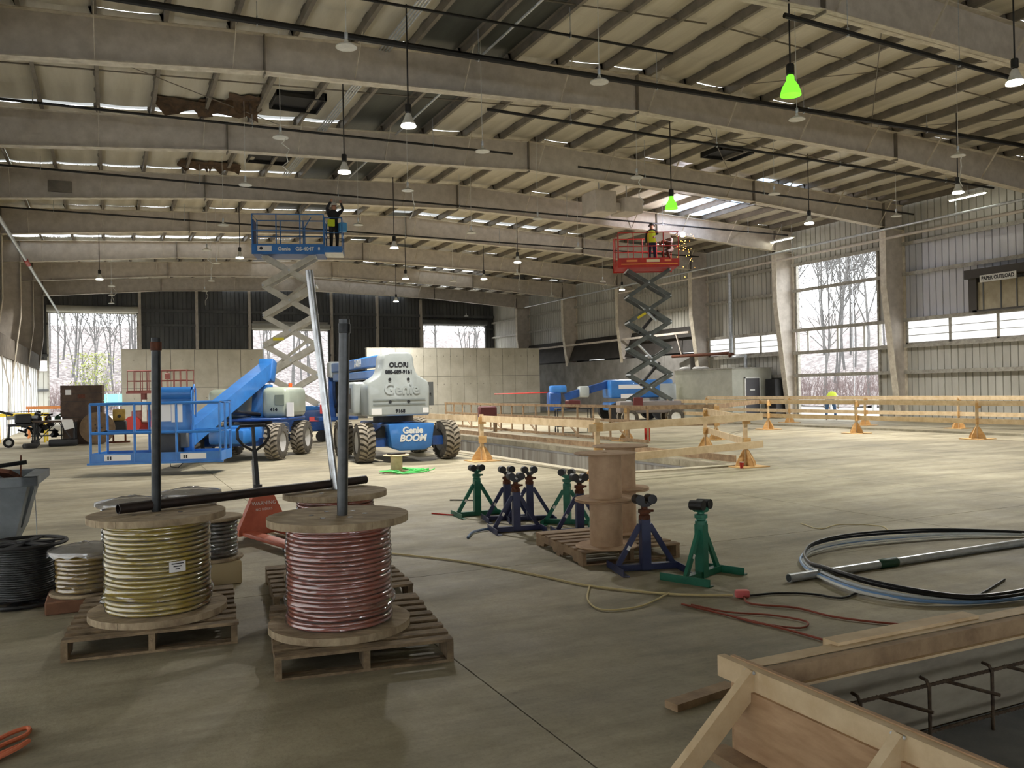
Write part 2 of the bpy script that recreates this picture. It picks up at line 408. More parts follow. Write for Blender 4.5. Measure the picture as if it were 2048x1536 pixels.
# tie rods between purlins, brackets
b = B()
for bi in range(1, len(bays)-1):
    ym = (bays[bi]+bays[bi+1])/2
    for side in (-1, 1):
        pts = [(x, ym, ztop(x)+.06) for x in ((XL+.3, XC-.2) if side < 0 else (XC+.2, XR-.3))]
        b.tube(pts, .02, 5)
b.build('sag_rod', PURLIN, cl)

# tapered steel frames
ORD = ['nearest','second nearest','third nearest','fourth nearest','fifth nearest','sixth nearest','seventh nearest','farthest']
def rafter(b, xa, xb):
    poly = [(xa, zbot(xa)), (xb, zbot(xb)), (xb, ztop(xb)), (xa, ztop(xa))]
    b.prism(poly, -.012, .012, 'y')
    for fz, th in ((zbot, .02), (lambda x: ztop(x)-.02, .02)):
        b.prism([(xa, fz(xa)), (xb, fz(xb)), (xb, fz(xb)+th), (xa, fz(xa)+th)], -.14, .14, 'y', 1)
first = None
def col_in(side, z):   # inner flange distance from the outside face
    if z > 5.5: return 1.12
    return .40 + (1.12-.40)*z/5.5
def make_frame(i):
    t = T('roof_girder', ORD[i]+' tapered steel roof girder with its end columns', 'girder', (0, FY[i], 0), 0, 'tapered steel girders under the roof')
    for xa, xb in ((XL+.02, 3.06), (3.06, XC), (XC, 21.94), (21.94, XR-.02)):
        b = B(); rafter(b, xa, xb); b.build('rafter', [STEEL, STEEL_L], t)
    for sd, xo in ((1, XL+.02), (-1, XR-.02)):
        zk = zbot(xo+sd*1.12)
        pin = [(xo+sd*col_in(sd, 0), 0.0), (xo+sd*col_in(sd, 5.5), 5.5), (xo+sd*1.12, zk)]
        poly = [(xo, 0.0)] + pin + [(xo, zk)]
        b = B().prism(poly, -.012, .012, 'y')
        for p, q in zip(pin[:-1], pin[1:]): b.bar((p[0],0,p[1]), (q[0],0,q[1]), .30, .03, (sd,0,0), 1)
        b.box(min(xo,xo+sd*.02), -.15, 0, max(xo,xo+sd*.02), .15, zk, 1)
        b.box(min(xo,xo+sd*.5), -.2, 0, max(xo,xo+sd*.5), .2, .025)
        b.build('column', [STEEL, STEEL_L], t)
    for x in (XL+1.14, 3.06, XC, 21.94, XR-1.14):
        B().box(x-.015, -.13, zbot(x)-.06, x+.015, .13, ztop(x)).build('stiffener', PURLIN, t)
    k = 1
    while PX0+k*PS < XR-1:
        x = PX0+k*PS
        if x > XL+1.5 and min(abs(x-s) for s in (3.06, XC, 21.94)) > .3:
            B().bar((x, -.75, ztop(x)+.02), (x, -.03, zbot(x)+.03), .05, .012, (1,0,0)).build('flange_brace', STEEL_L, t)
        k += 2
    return t
for i in range(len(FY)): make_frame(i)

# ------------------------------------------------------------------ walls
def ribbed(b, y0, y1, z0, z1, pitch=.305, depth=.035, flip=1, fx=0.0):
    n = max(1, round((y1-y0)/pitch)); p = (y1-y0)/n
    prof = []
    for i in range(n):
        a = y0+i*p
        prof += [(a, 0), (a+p*.86, 0), (a+p*.89, -.05), (a+p*.97, -.05)]
    prof.append((y1, 0))
    vs = []; fs = []
    for (y, d) in prof: vs += [(fx+flip*d, y, z0), (fx+flip*d, y, z1)]
    for i in range(len(prof)-1): fs.append((2*i, 2*i+2, 2*i+3, 2*i+1))
    b.add(vs, fs)
    return b
wr = structure(T('wall_right', None, None))
GZ = [0, 2.05, 3.2, 4.15, 6.08, 7.3, 9.0]
edges = [YN, 5.8] + FY + [YF]
OPEN_Y = (26.2, 30.97)
for i in range(len(edges)-1):
    y0, y1 = edges[i], edges[i+1]
    segs = [(y0, y1)]
    if i == 4: segs = [(y0, OPEN_Y[0]), (OPEN_Y[1], y1)]
    for (a, c) in segs:
        for k in range(6):
            if k == 2 and i in (2,3,4,5,6,7): continue
            m = WALLP
            if k == 4 and i == 3: m = WALLP_L
            if k == 3 and i == 3: m = WALLP_L
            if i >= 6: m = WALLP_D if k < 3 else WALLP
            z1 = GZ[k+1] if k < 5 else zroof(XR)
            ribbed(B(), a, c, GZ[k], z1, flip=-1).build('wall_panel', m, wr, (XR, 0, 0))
    if i == 4:
        ribbed(B(), OPEN_Y[0], OPEN_Y[1], 7.3, zroof(XR), flip=-1).build('wall_panel', WALLP, wr, (XR, 0, 0))
    if i >= 2:
        for z in (2.05, 3.12, 4.19, 6.08, 7.32):
            B().box(XR-.24, y0+.16, z-.05, XR-.05, y1-.16, z+.05).box(XR-.26, y0+.16, z-.10, XR-.235, y1-.16, z+.05).build('girt', GIRT, wr)
# bare girts' studs and the window frame that still crosses the opening
for y in (26.9, 28.4, 30.2): B().box(XR-.16, y-.05, 3.15, XR-.08, y+.05, 4.15).build('stud', WHITE, wr)
B().box(XR-.12, 27.55, 0, XR-.09, 27.58, 7.3).build('conduit', GALV, wr)
for y in OPEN_Y: B().box(XR-.1, y-.04, 0, XR+.05, y+.04, 7.3).build('opening_jamb', GIRT, wr)
# strip windows in the right wall
wn = 0
for i in (2, 3, 5, 6, 7):
    y0, y1 = edges[i]+.2, edges[i+1]-.2
    if i >= 6: continue
    wn += 1
    w = structure(T('window_%d' % wn, None, None, (XR, 0, 0)))
    n = 3
    for q in range(n):
        a, c = y0+(y1-y0)*q/n+.05, y0+(y1-y0)*(q+1)/n-.05
        for r in range(3):
            z0, z1 = 3.24+.29*r+.012, 3.24+.29*(r+1)-.012
            B().box(-.05, a, z0, -.03, c, z1).build('pane', FIBER, w)
        B().box(-.1, c, 3.18, -.02, c+.1, 4.14).build('mullion', GIRT, w)
    b = B().box(-.1, y0-.05, 3.17, -.02, y1+.05, 3.24).box(-.1, y0-.05, 4.11, -.02, y1+.05, 4.16)
    for r in (1, 2): b.box(-.06, y0, 3.24+.29*r-.012, -.02, y1, 3.24+.29*r+.012)
    b.build('window_frame', GIRT, w)
wn += 1
w = structure(T('window_%d' % wn, None, None, (XR, 0, 0)))
for (a, c) in ((38.2, 40.0), (43.2, 44.6), (48.6, 50.6)): B().box(-.05, a, 3.5, -.02, c, 3.95).build('pane', FIBER, w)
for (a, c, z0, z1) in ((37.9,38.2,3.2,4.15),(40,43.2,3.2,4.15),(44.6,48.6,3.2,4.15),(50.6,66.6,3.2,4.15),(38.2,40,3.2,3.5),(38.2,40,3.95,4.15),(43.2,44.6,3.2,3.5),(43.2,44.6,3.95,4.15),(48.6,50.6,3.2,3.5),(48.6,50.6,3.95,4.15)):
    B().box(-.05, a, z0, 0, c, z1).build('infill_panel', WALLP_D, w)

# wall behind the camera
wb = structure(T('wall_back', None, None))
for (x0, x1, z0) in ((XL,-3.6,0),(-3.6,2.6,7.2),(2.6,9.4,0),(9.4,15.6,7.2),(15.6,22.4,0),(22.4,28.6,7.2),(28.6,XR,0)):
    b = ribbed(B(), x0, x1, z0, 10.2, .305); b.v = [(p[1], p[0], p[2]) for p in b.v]; b.build('wall_panel', WALLP, wb, (0, YN, 0))

# far wall with three roll-up doors
wf = structure(T('wall_far', None, None))
DO = [(-3.83, 1.74, 7.56), (9.80, 15.52, 6.50), (23.43, 29.0, 7.06)]
def far_panel(x0, x1, z0, z1, m=WALLP_D):
    b = ribbed(B(), x0, x1, z0, z1, .305)
    b.v = [(p[1], -p[0], p[2]) for p in b.v]
    return b.build('wall_panel', m, wf, (0, YF, 0))
xs = [XL, -3.83, 1.74, 5.8, 9.80, 15.52, 19.5, 23.43, 29.0, XR]
for k in range(len(xs)-1):
    x0, x1 = xs[k], xs[k+1]
    d = [q for q in DO if abs(q[0]-x0) < .01]
    zt = zroof((x0+x1)/2)+.05
    if d: far_panel(x0, x1, d[0][2], zt)
    elif k == 0:
        far_panel(x0, x1, 0, 3.5, WALLP); far_panel(x0, x1, 4.25, zt)
    else:
        far_panel(x0, x1, 0, 4.6); far_panel(x0, x1, 4.6, zt)
    if not d:
        for z in (2.2, 4.6, 6.8): B().box(x0+.05, YF-.2, z-.08, x1-.05, YF-.05, z+.08).build('girt', WALLP_D, wf)
for x in (1.95, 5.8, 9.55, 15.8, 19.5, 23.2):
    B().box(x-.09, YF-.36, 0, x+.09, YF-.34, zroof(x)-.3).box(x-.09, YF-.12, 0, x+.09, YF-.1, zroof(x)-.3).box(x-.01, YF-.34, 0, x+.01, YF-.12, zroof(x)-.3).build('wind_column', STEEL, wf)
B().box(XL, YF-.24, 7.75, XR, YF-.06, 7.95).build('girt', WALLP_D, wf)
w = structure(T('window_%d' % (wn+1), None, None, (0, YF, 0)))
for r in range(3): B().box(XL+.2, -.04, 3.53+.24*r, -3.95, -.02, 3.74+.24*r).build('pane', FIBER, w)
B().box(XL+.1, -.06, 3.46, -3.85, 0, 3.52).box(XL+.1, -.06, 4.24, -3.85, 0, 4.3).build('window_frame', GIRT, w)
for n, (x0, x1, zt) in enumerate(DO):
    d = structure(T('door_%d' % (n+1), None, None, (0, YF, 0)))
    B().box(x0-.12, -.18, 0, x0, .02, zt).box(x1, -.18, 0, x1+.12, .02, zt).build('jamb', GIRT if n == 0 else WALLP_D, d)
    B().cyl((x0-.1, -.3, zt+.28), (x1+.1, -.3, zt+.28), .24, n=18).build('roll_drum', WALLP if n < 2 else WALLP_D, d)
    hang = (.12, .75, .12)[n]
    b = B()
    for k in range(max(1, int(hang/.12))): b.box(x0, -.1-.012*(k % 2), zt-.02+.12*k, x1, -.06, zt+.1+.12*k-.01)
    b.build('door_curtain', WALLP, d)

# left wall: header box, columns' infill and white fibreglass panels below
wl = structure(T('wall_left', None, None))
for i in range(1, len(edges)-1):
    ribbed(B(), edges[i], edges[i+1], 4.3, zroof(XL), flip=1).build('wall_panel', WALLP_D, wl, (XL, 0, 0))
B().box(XL-.02, YN, 3.4, XL, 5.8, zroof(XL)).build('wall_panel', WALLP_D, wl)
B().box(XL, YN, 3.42, -3.97, 59.9, 4.32).build('header_beam', mat('header_brown', (120,112,102), .8, 0, (98,90,80), 3), wl)
y = YN
while y < YF-8:
    B().box(-4.12, y+.03, 0, -4.10, min(y+1.55, YF-7), 3.42).build('fibreglass_panel', FIBER, wl)
    B().box(-4.13, y-.03, 0, -4.07, y+.03, 3.42).build('panel_post', WALLP, wl)
    y += 1.58
for y in (40, 46.5, 50.5): B().bar((-4.0, y, 3.42), (-3.75, y, 2.2), .14, .05).bar((-3.75, y, 2.2), (-3.78, y, 0), .14, .05).build('bent_strut', STEEL, wl)
# crane rail pipe high on the left side
b = B().tube([(-2.55, 8, 6.35), (-2.55, 62, 6.35)], .055, 10); b.build('service_pipe', GALV, wl)
B().tube([(-2.55, 33, 6.35), (-2.55, 34.2, 6.35)], .075, 10).build('pipe_coupling', RED, wl)
# push wall and dark steel cladding at the far right
pw = B()
y = 38.3
trp = T('trim_1', None, None, kind='structure')
while y < 58:
    B().box(29.0, y+.01, 0, 29.3, min(y+2.4, 58)-.01, 3.4).build('concrete_panel', CONC_G, trp); y += 2.4
for i in (4, 5, 6):
    a, c = FY[i]+.3, FY[i+1]-.3
    B().add([(29.0,a,3.5),(29.0,c,3.5),(29.62,c,5.0),(29.62,a,5.0),(29.06,a,3.5),(29.06,c,3.5),(29.68,c,5.0),(29.68,a,5.0)], [(0,1,2,3),(7,6,5,4),(0,4,5,1),(1,5,6,2),(2,6,7,3),(3,7,4,0)]).build('cladding_sheet', mat('dark_cladding', (62,58,54), .6, .2, (44,41,38), 2), trp)
B().box(28.9, 38.3, 4.55, 29.0, 58, 4.67).build('cladding_rail', STEEL, trp)
for y in (39, 45, 52): B().bar((28.95, y, 3.4), (28.95, y+.5, 4.6), .07, .07).build('cladding_strut', STEEL, trp)

# free-standing concrete walls
def conc_wall(name, label, x0, x1, y, ht, nx, rows):
    t = T(name, label, 'concrete wall', (0, y, 0))
    B().box(x0+.02, .02, 0, x1-.02, .38, ht-.02).build('core', CONC_G, t)
    zs = rows
    for i in range(nx):
        a, c = x0+(x1-x0)*i/nx, x0+(x1-x0)*(i+1)/nx
        for k in range(len(zs)-1):
            B().box(a+.012, -.02, zs[k]+.012, c-.012, .03, zs[k+1]-.012).build('panel', CONC, t)
    b = B()
    for i in range(nx):
        for k in range(len(zs)-1):
            for u in (.0, .5):
                x = x0+(x1-x0)*(i+u)/nx
                if x-x0 < .2: continue
                zc = zs[k]+(zs[k+1]-zs[k])*.72
                b.cyl((x, -.026, zc), (x, -.015, zc), .03, n=6)
    o = b.build('tie_hole', CONC_D, t); o['kind'] = 'stuff'
    B().box(x0, -.02, ht-.02, x1, .4, ht).build('coping', CONC, t)
conc_wall('concrete_wall', 'left free-standing concrete wall behind the boom lift basket', .54, 8.2, 52, 4.3, 6, [0, 2.1, 4.28])
conc_wall('concrete_wall', 'wide free-standing concrete wall right of the grey boom lift', 14.5, 26.65, 52, 4.42, 13, [0, .72, 2.57, 4.4])

# ------------------------------------------------------------------ outdoors
yd = structure(T('yard_ground', None, None))
for bx in ((-70,YF,-.16,110,150,-.06),(XR,YN-30,-.16,110,YF,-.06),(-70,YN-30,-.16,XL,YF,-.06),(XL,YN-30,-.16,XR,YN,-.06)): B().box(*bx).build('ground', GRAVEL, yd)
b = B(); vs = []; fs = []
random.seed(11)
NX = 60
for i in range(NX+1):
    x = -60+160*i/NX
    for k, (dy, z) in enumerate(((0,-.1),(6,2.0),(14,5.2),(26,10.0))): vs.append((x, YF+20+dy+random.uniform(-1,1), z+random.uniform(-.15,.25)))
for i in range(NX):
    for k in range(3): fs.append((i*4+k, i*4+4+k, i*4+5+k, i*4+1+k))
structure(B().add(vs, fs, True).build('wooded_bank', LEAF))
vs = []; fs = []
for i in range(NX+1):
    y = -20+110*i/NX
    for k, (dx, z) in enumerate(((0,-.1),(6,2.0),(14,5.0),(26,9.2))): vs.append((XR+16+dx+random.uniform(-1,1), y, z+random.uniform(-.15,.25)))
for i in range(NX):
    for k in range(3): fs.append((i*4+k, i*4+4+k, i*4+5+k, i*4+1+k))
structure(B().add(vs, fs, True).build('wooded_bank', LEAF))

def tree_mesh(seed, h, lean=.05, lev=4):
    rnd = random.Random(seed); b = B()
    def branch(p, d, L, r, lv):
        n = 4 if lv else 6
        pts = [p.copy()]; rs = [r]
        q = p.copy(); dd = d.copy()
        for i in range(n):
            dd = (dd + Vector((rnd.uniform(-1,1), rnd.uniform(-1,1), rnd.uniform(-.5,.9)))*(.13 if lv == 0 else .22)).normalized()
            q = q + dd*(L/n); pts.append(q.copy()); rs.append(r*(1-.75*(i+1)/n) + .004)
        b.tube(pts, rs, 5 if lv < 2 else 3, False)
        if lv >= lev: return
        kids = (9, 6, 4, 3)[lv]
        for c in range(kids):
            t = rnd.uniform(.25 if lv else .35, 1.0); i = min(n-1, int(t*n)); f = t*n-i
            pp = pts[i].lerp(pts[i+1], f)
            ax = (pts[i+1]-pts[i]).normalized()
            side = ax.orthogonal().normalized(); side.rotate(Matrix.Rotation(rnd.uniform(0, 6.28), 3, ax))
            nd = (ax*rnd.uniform(.5, 1.0) + side*rnd.uniform(.5, .9) + Vector((0,0,.25))).normalized()
            branch(pp, nd, L*rnd.uniform(.38, .6), max(.012, rs[i]*.6), lv+1)
    branch(Vector((0,0,-.3)), Vector((rnd.uniform(-lean,lean), rnd.uniform(-lean,lean), 1)).normalized(), h, h*.0072, 0)
    return b.mesh('bare_tree', BARK)
TM = [tree_mesh(s, h) for s, h in ((1, 13), (2, 15), (3, 11), (4, 14))]
random.seed(21)
def plant(pts, label, group):
    for (x, y, z) in pts:
        q_ = max(0.0, (y-YF-20) if y > YF else (x-XR-16)); z = q_*.36-.2
        o = link('bare_tree', random.choice(TM), None, (x, y, z), (0, 0, random.uniform(0, 6.28)))
        s = random.uniform(.8, 1.25); o.scale = (s, s, s); tag(o, label, 'tree', group)
plant([(-5.5+i*.55+random.uniform(-.4,.4), YF+22+random.uniform(0,16), 1.0) for i in range(20)], 'bare grey tree in the woods seen through the left far doorway', 'woods beyond the left far doorway')
plant([(13+i*.75+random.uniform(-.4,.4), YF+22+random.uniform(0,14), 1.0) for i in range(14)], 'bare grey tree in the woods seen through the middle far doorway', 'woods beyond the middle far doorway')
plant([(31+i*.85+random.uniform(-.4,.4), YF+22+random.uniform(0,14), 1.0) for i in range(14)], 'bare grey tree in the woods seen through the right far doorway', 'woods beyond the right far doorway')
plant([(XR+13+random.uniform(0,16), 36+i*.95+random.uniform(-.6,.6), .9) for i in range(26)], 'bare grey tree in the woods seen through the open bay of the right wall', 'woods beyond the open wall bay')
def brush(name, label, cx, cy, w, d, n, h, m, z0=.4, cat='brush', kind='stuff'):
    rnd = random.Random(int(cx*7+cy)); b = B()
    for i in range(n):
        p = Vector((cx+rnd.uniform(-w,w), cy+rnd.uniform(-d,d), z0))
        q = p + Vector((rnd.uniform(-.5,.5), rnd.uniform(-.5,.5), rnd.uniform(.4,1.0)*h)); mm = (p+q)/2+Vector((rnd.uniform(-.2,.2),0,0))
        b.tube([p, mm, q], [.02, .014, .005], 3, False)
        for k in range(3):
            e = mm.lerp(q, rnd.random()); b.tube([e, e+Vector((rnd.uniform(-.4,.4), rnd.uniform(-.3,.3), rnd.uniform(.1,.5)))], [.01,.003], 3, False)
    o = b.build(name, m); tag(o, label, cat, kind=kind); return o
brush('brush_thicket', 'tangle of dry reddish brush below the trees behind the left doorway', -1, YF+21, 6, 3, 700, 2.8, BRUSHM)
brush('brush_thicket', 'tangle of dry brush under the trees beyond the open wall bay', XR+16, 48, 4, 12, 900, 2.2, BRUSHM)
# a bush with young leaves at the far doorway
rnd = random.Random(5); b = B(); t = T('leafy_bush', 'yellow-green leafing bush outside the left far doorway', 'bush', (-1.4, YF+18, 0))
for i in range(26):
    q = Vector((rnd.uniform(-1.6,1.6), rnd.uniform(-.8,.8), rnd.uniform(3.0,5.6))); b.tube([(q.x*.15, q.y*.15, -.1), q*.55, q], [.04,.025,.008], 4, False)
b.build('stem', BARK, t)
b = B()
for i in range(800):
    p = Vector((rnd.gauss(0,.85), rnd.gauss(0,.5), rnd.uniform(1.4,5.6))); s = .11
    a = Vector((rnd.uniform(-1,1), rnd.uniform(-1,1), rnd.uniform(-1,1))).normalized()*s; c = a.orthogonal().normalized()*s*.6
    b.add([p-a, p+c, p+a, p-c], [(0,1,2,3)])
o = b.build('foliage', SHRUB, t); o['kind'] = 'stuff'
# yard clutter beyond the openings
t = T('site_fence', 'low green privacy fence outside the left far doorway', 'fence', (-3.0, YF+12, 0))
for i in range(8):
    B().box(i*.9, 0, .9, i*.9+.86, .04, 1.9).build('mesh_panel', mat('fence_green', (120,190,170), .8), t); B().cyl((i*.9, .05, -.06), (i*.9, .05, 2.0), .03, n=8).build('post', GALV, t)
t = T('road_barrier', 'long grey guard barrier outside the open wall bay', 'barrier', (XR+7, 36, 0))
B().box(0, -7, .55, .12, 7, .85).build('rail', GALV, t)
for y in (-6, -3, 0, 3, 6): B().box(.12, y-.08, -.06, .3, y+.08, .9).build('post', GALV, t)
t = T('warning_flag', 'red warning flag on a stick outside the open wall bay', 'flag', (XR+1.2, 26.9, -.06))
B().cyl((0,0,0),(0,0,2.2),.02,n=8).build('stick', PINE, t); B().box(-.03,-.02,1.3,.03,.32,2.1).build('cloth', mat('flag_red',(226,40,60),.7), t)

# ------------------------------------------------------------------ roof services
def pipe_run(name, label, pts, r, m=DPIPE, hang=None, n=8):
    t = T(name, label, 'pipe')
    B().tube(pts, r, n).build('pipe_body', m, t)
    p0, p1 = Vector(pts[0]), Vector(pts[-1]); L = (p1-p0).length; k = max(2, int(L/4.2))
    for i in range(k):
        p = p0.lerp(p1, (i+.5)/k); zt = ztop(min(max(p.x, XL), XR))+.1
        B().cyl((p.x, p.y, p.z+r), (p.x, p.y, max(zt, p.z+.15)), .008, n=5).box(p.x-.012, p.y-.03, p.z-r-.02, p.x+.012, p.y+.03, p.z+r+.04).build('hanger', GALV, t)
    return t
pipe_run('sprinkler_main', 'thick dark sprinkler pipe crossing just before the second nearest frame', [(-4.4,17.2,9.0),(28.8,17.2,8.98)], .07)
pipe_run('sprinkler_branch', 'thin dark sprinkler pipe crossing in front of the thick main', [(-4.2,15.6,9.02),(11.5,15.6,9.1)], .03)
pipe_run('sprinkler_branch', 'dark pipe under the nearest frame beside the green lamp', [(11.3,11.9,8.42),(17.6,11.9,8.15)], .05)
pipe_run('sprinkler_branch', 'dark pipe running below the second nearest frame to the right', [(8.4,18.9,8.48),(27.0,18.9,8.1)], .04)
pipe_run('sprinkler_branch', 'thin dark pipe crossing the third roof bay on the left', [(-4.2,23.6,8.85),(11.3,23.6,8.9)], .035)
pipe_run('sprinkler_branch', 'thin dark pipe crossing the third roof bay on the right', [(13.4,23.2,8.6),(28.4,23.2,8.15)], .035)
pipe_run('sprinkler_branch', 'thin dark pipe crossing the fourth roof bay from side to side', [(-4.2,30.0,8.8),(28.4,30.0,8.5)], .035)
pipe_run('sprinkler_branch', 'thin dark pipe crossing the farthest visible roof bays', [(-4.2,36.6,8.8),(28.4,36.6,8.5)], .035)
for (x, y0, y1, z, r, lb) in ((28.6, 11, 58, 7.85, .05, 'upper grey pipe running along the right wall above the girts'), (28.75, 11, 45, 7.5, .06, 'lower grey pipe running along the right wall above the girts')):
    t = T('wall_pipe', lb, 'pipe'); B().tube([(x,y0,z),(x,y1,z)], r, 10).build('pipe_body', GALV if z > 7.6 else STEEL, t)
    for i in range(8):
        y = y0+(y1-y0)*(i+.5)/8; B().cyl((x,y,z+r),(x,y,ztop(x)+.1),.01,n=5).build('hanger', GALV, t)
# bundle of bright conduits along the dark roof strip
t = T('conduit_bundle', 'bundle of four bright conduits running beside the dark roof strip', 'conduit')
for k in range(4): B().tube([(5.62+.07*k, 12.4, ztop(5.7)-.06), (5.62+.07*k, 30.6, ztop(5.7)-.06)], .022, 6).build('conduit', GALV, t)
t = T('roof_conduit', 'single bright conduit on the right edge of the dark roof strip', 'conduit')
B().tube([(8.0, 12.4, ztop(8)-.05), (8.0, 30.6, ztop(8)-.05)], .03, 6).build('pipe_body', GALV, t)
# duct boxes
t = T('roof_duct', 'pair of grey sheet metal duct boxes under the roof', 'duct', (16.9, 27.0, 0))
B().rbox((-.45, 0, 8.45), (.9, 1.0, .8), .02, 1).build('duct_box', STEEL, t)
B().rbox((.62, -.2, 8.35), (.8, 1.0, .55), .02, 1).build('duct_box', STEEL, t)
B().cbox((.1, -.1, 8.3), (.4, .6, .3)).build('duct_link', STEEL, t)
B().cyl((-.45,0,8.85),(-.45,0,9.5),.02,n=6).cyl((.62,-.2,8.6),(.62,-.2,9.5),.02,n=6).build('hanger', GALV, t)
tag(B().box(-1.75, 31.2-.02, 8.35, -1.05, 31.255, 8.72).build('access_plate', PURLIN), 'small rectangular dark plate on the web of a left roof frame', 'plate')

# pendant lamps
GLOW = emis('lamp_glow', (255,250,235), 14.0); GLOWG = emis('green_glow', (96,214,40), 1.6)
def dish():
    return [(.03,.20),(.05,.17),(.06,.10),(.16,.06),(.27,0.0),(.275,-.03),(.25,-.03),(.15,.03),(.03,.06)]
def sc_(p, k): return [(a*k, b*k) for a, b in p]
KD, KH, KG = .62, .66, .76
SH = B().lathe(sc_(dish(), KD), 20).mesh('shade', WHITE)
CAP = B().lathe(sc_([(.001,.36),(.05,.36),(.05,.22),(.03,.19),(.001,.19)], KD), 12).mesh('ballast', GALV)
DIF = B().lathe(sc_([(.001,-.035),(.12,-.032),(.245,-.02),(.16,.02),(.001,.05)], KD), 18).mesh('diffuser', WHITE)
DIFL = B().lathe(sc_([(.001,-.05),(.12,-.045),(.245,-.025),(.16,.02),(.001,.05)], KD), 18).mesh('bulb', GLOW)
HBS = B().lathe(sc_([(.06,.22),(.09,.2),(.12,.1),(.2,-.1),(.24,-.2),(.245,-.2),(.20,-.08),(.12,.1)], KH), 18).mesh('shade', WHITE)
HBB = B().lathe(sc_([(.001,-.2),(.2,-.19),(.24,-.17),(.15,0),(.001,.02)], KH), 18).mesh('bulb', GLOW)
HBC = B().lathe(sc_([(.001,.5),(.09,.5),(.1,.46),(.1,.26),(.06,.22),(.001,.22)], KH), 14).mesh('ballast', BLACK)
GRS = B().lathe(sc_([(.06,.24),(.09,.2),(.10,.1),(.2,-.06),(.25,-.24),(.252,-.27),(.24,-.25),(.19,-.06),(.09,.1)], KG), 20).mesh('shade', GLOWG)
GRB = B().lathe(sc_([(.001,-.05),(.1,-.03),(.12,.04),(.001,.1)], KG), 14).mesh('bulb', emis('green_bulb', (190,255,140), 12.0))
def lamp_light(x, y, z, watts, col=(1,.95,.86), r=.15):
    l = bpy.data.lights.new('lamp_light', 'AREA'); l.shape = 'DISK'; l.size = r*2; l.energy = watts; l.color = col; l.spread = math.radians(152)
    return l
def lamp(x, y, z, kind, label, group, k=0):
    t = T('pendant_lamp', label, 'lamp', (x, y, z), 0, group)
    zt = zroof(x)+.0-z
    if kind == 'dish':
        link('shade', SH, t); link('diffuser', DIF, t); link('ballast', CAP, t)
        B().cyl((0,0,.36*KD),(0,0,zt),.007,n=5).build('cord', WHITE, t)
        if k % 3 == 1:
            rr = random.Random(k); pts = [(.12,0,-.02)]
            for i in range(6): pts.append((.12+rr.uniform(-.12,.12), rr.uniform(-.05,.05), -.12-.13*i))
            B().tube(pts, .012, 5).build('dangling_wire', WHITE, t)
    else:
        if kind == 'green': link('shade', GRS, t); link('bulb', GRB, t)
        else: link('shade', HBS, t); link('bulb', HBB, t)
        link('ballast', HBC, t, None, None, (1.15,1.15,1.15) if kind == 'green' else None); B().cyl((0,0,.32),(0,0,zt),.016,n=6).build('stem', BLACK, t)
        l = lamp_light(x, y, z, LAMP_W if kind == 'lit' else LAMP_W*.04, (1,.965,.91) if kind == 'lit' else (.5,1,.3))
        lo = bpy.data.objects.new('lamp_light', l); COL.objects.link(lo); lo.parent = t; lo.location = (0, 0, -.26)
ords = ['nearest','second','third','fourth','fifth','sixth','seventh','eighth']
rows = {
 'in the row left of the blue scissor lift': [(3.5,13.4),(3.4,18.7),(3.3,23.3),(3.4,29.1),(3.4,34.3),(4.1,37.7),(4.5,43.6),(4.6,47.9)],
 'in the row over the boom lifts': [(8.1,13.2),(7.9,18.1),(7.5,22.4),(7.5,27.6)],
 'in the row under the roof ridge': [(13.1,13.5),(12.7,18.9),(12.7,24.7),(11.6,27.7)],
 'in the row right of the ridge': [(19.0,14.2),(17.6,19.1),(16.9,29.4),(17.8,36.9),(15.8,40.3)],
 'in the row nearest the right wall': [(23.9,20.2),(23.4,38.2),(24.1,45.2),(24.2,59.1)],
 'in the row beside the left wall': [(0.1,46.9),(0.1,51.1),(0.1,55.5)],
}
kk = 0
for rn, pts in rows.items():
    for i, (x, y) in enumerate(pts):
        lamp(x, y, 7.2, 'dish', 'unlit white dish lamp, %s %s' % (ords[i], rn), 'white dish pendant lamps', kk); kk += 1
LIT = [(5.6,16.6,7.2,'lit high-bay lamp above the red cable reel'),(5.3,20.7,7.2,'lit high-bay lamp left of the roof ridge, behind the brightest one'),(15.1,10.1,7.2,'lit high-bay lamp under the nearest frame at the right edge'),(22.3,16.7,7.2,'lit high-bay lamp high in front of the right wall sign'),(21.6,21.8,7.2,'lit high-bay lamp above the open wall bay'),(9.8,31.0,7.2,'lit high-bay lamp right of the blue scissor platform'),(15.9,32.9,7.2,'lit high-bay lamp left of the red scissor lift'),(26.0,40.4,7.2,'lit round lamp behind the red scissor lift arms'),(4.9,36.5,7.4,'lit lamp left below the blue scissor platform'),(13.0,39.4,7.2,'lit lamp far under the roof above the grey boom lift'),(16.7,38.4,7.2,'lit lamp far under the roof between the two scissor lifts'),(15.7,49.5,7.2,'farthest lit lamp, just before the far wall'),(-.4,43.6,7.2,'lit lamp far left beside the columns')]
for (x, y, z, lb) in LIT: lamp(x, y, z, 'lit', lb, 'lit high-bay lamps')
lamp(11.6, 12.1, 7.25, 'green', 'large glowing green glass lamp on a black stem, nearer one', 'green glass lamps')
lamp(15.4, 21.1, 7.2, 'green', 'small glowing green glass lamp above the red scissor lift', 'green glass lamps')
# fluorescent batten by the right wall
def batten(y, lb):
    t = T('batten_light', lb, 'light', (28.4, y, 8.35))
    B().box(-.08,-.75,0,.08,.75,.06).build('housing', WHITE, t); B().cyl((0,-.72,-.02),(0,.72,-.02),.02,n=8).build('tube', emis('tube_glow', (250,250,235), 14), t)
    B().cyl((0,0,.06),(0,0,.75),.01,n=5).build('hanger', GALV, t)
batten(20.9, 'bright fluorescent batten hung along the right wall, nearer one'); batten(30.4, 'fluorescent batten hung along the right wall above the open bay')

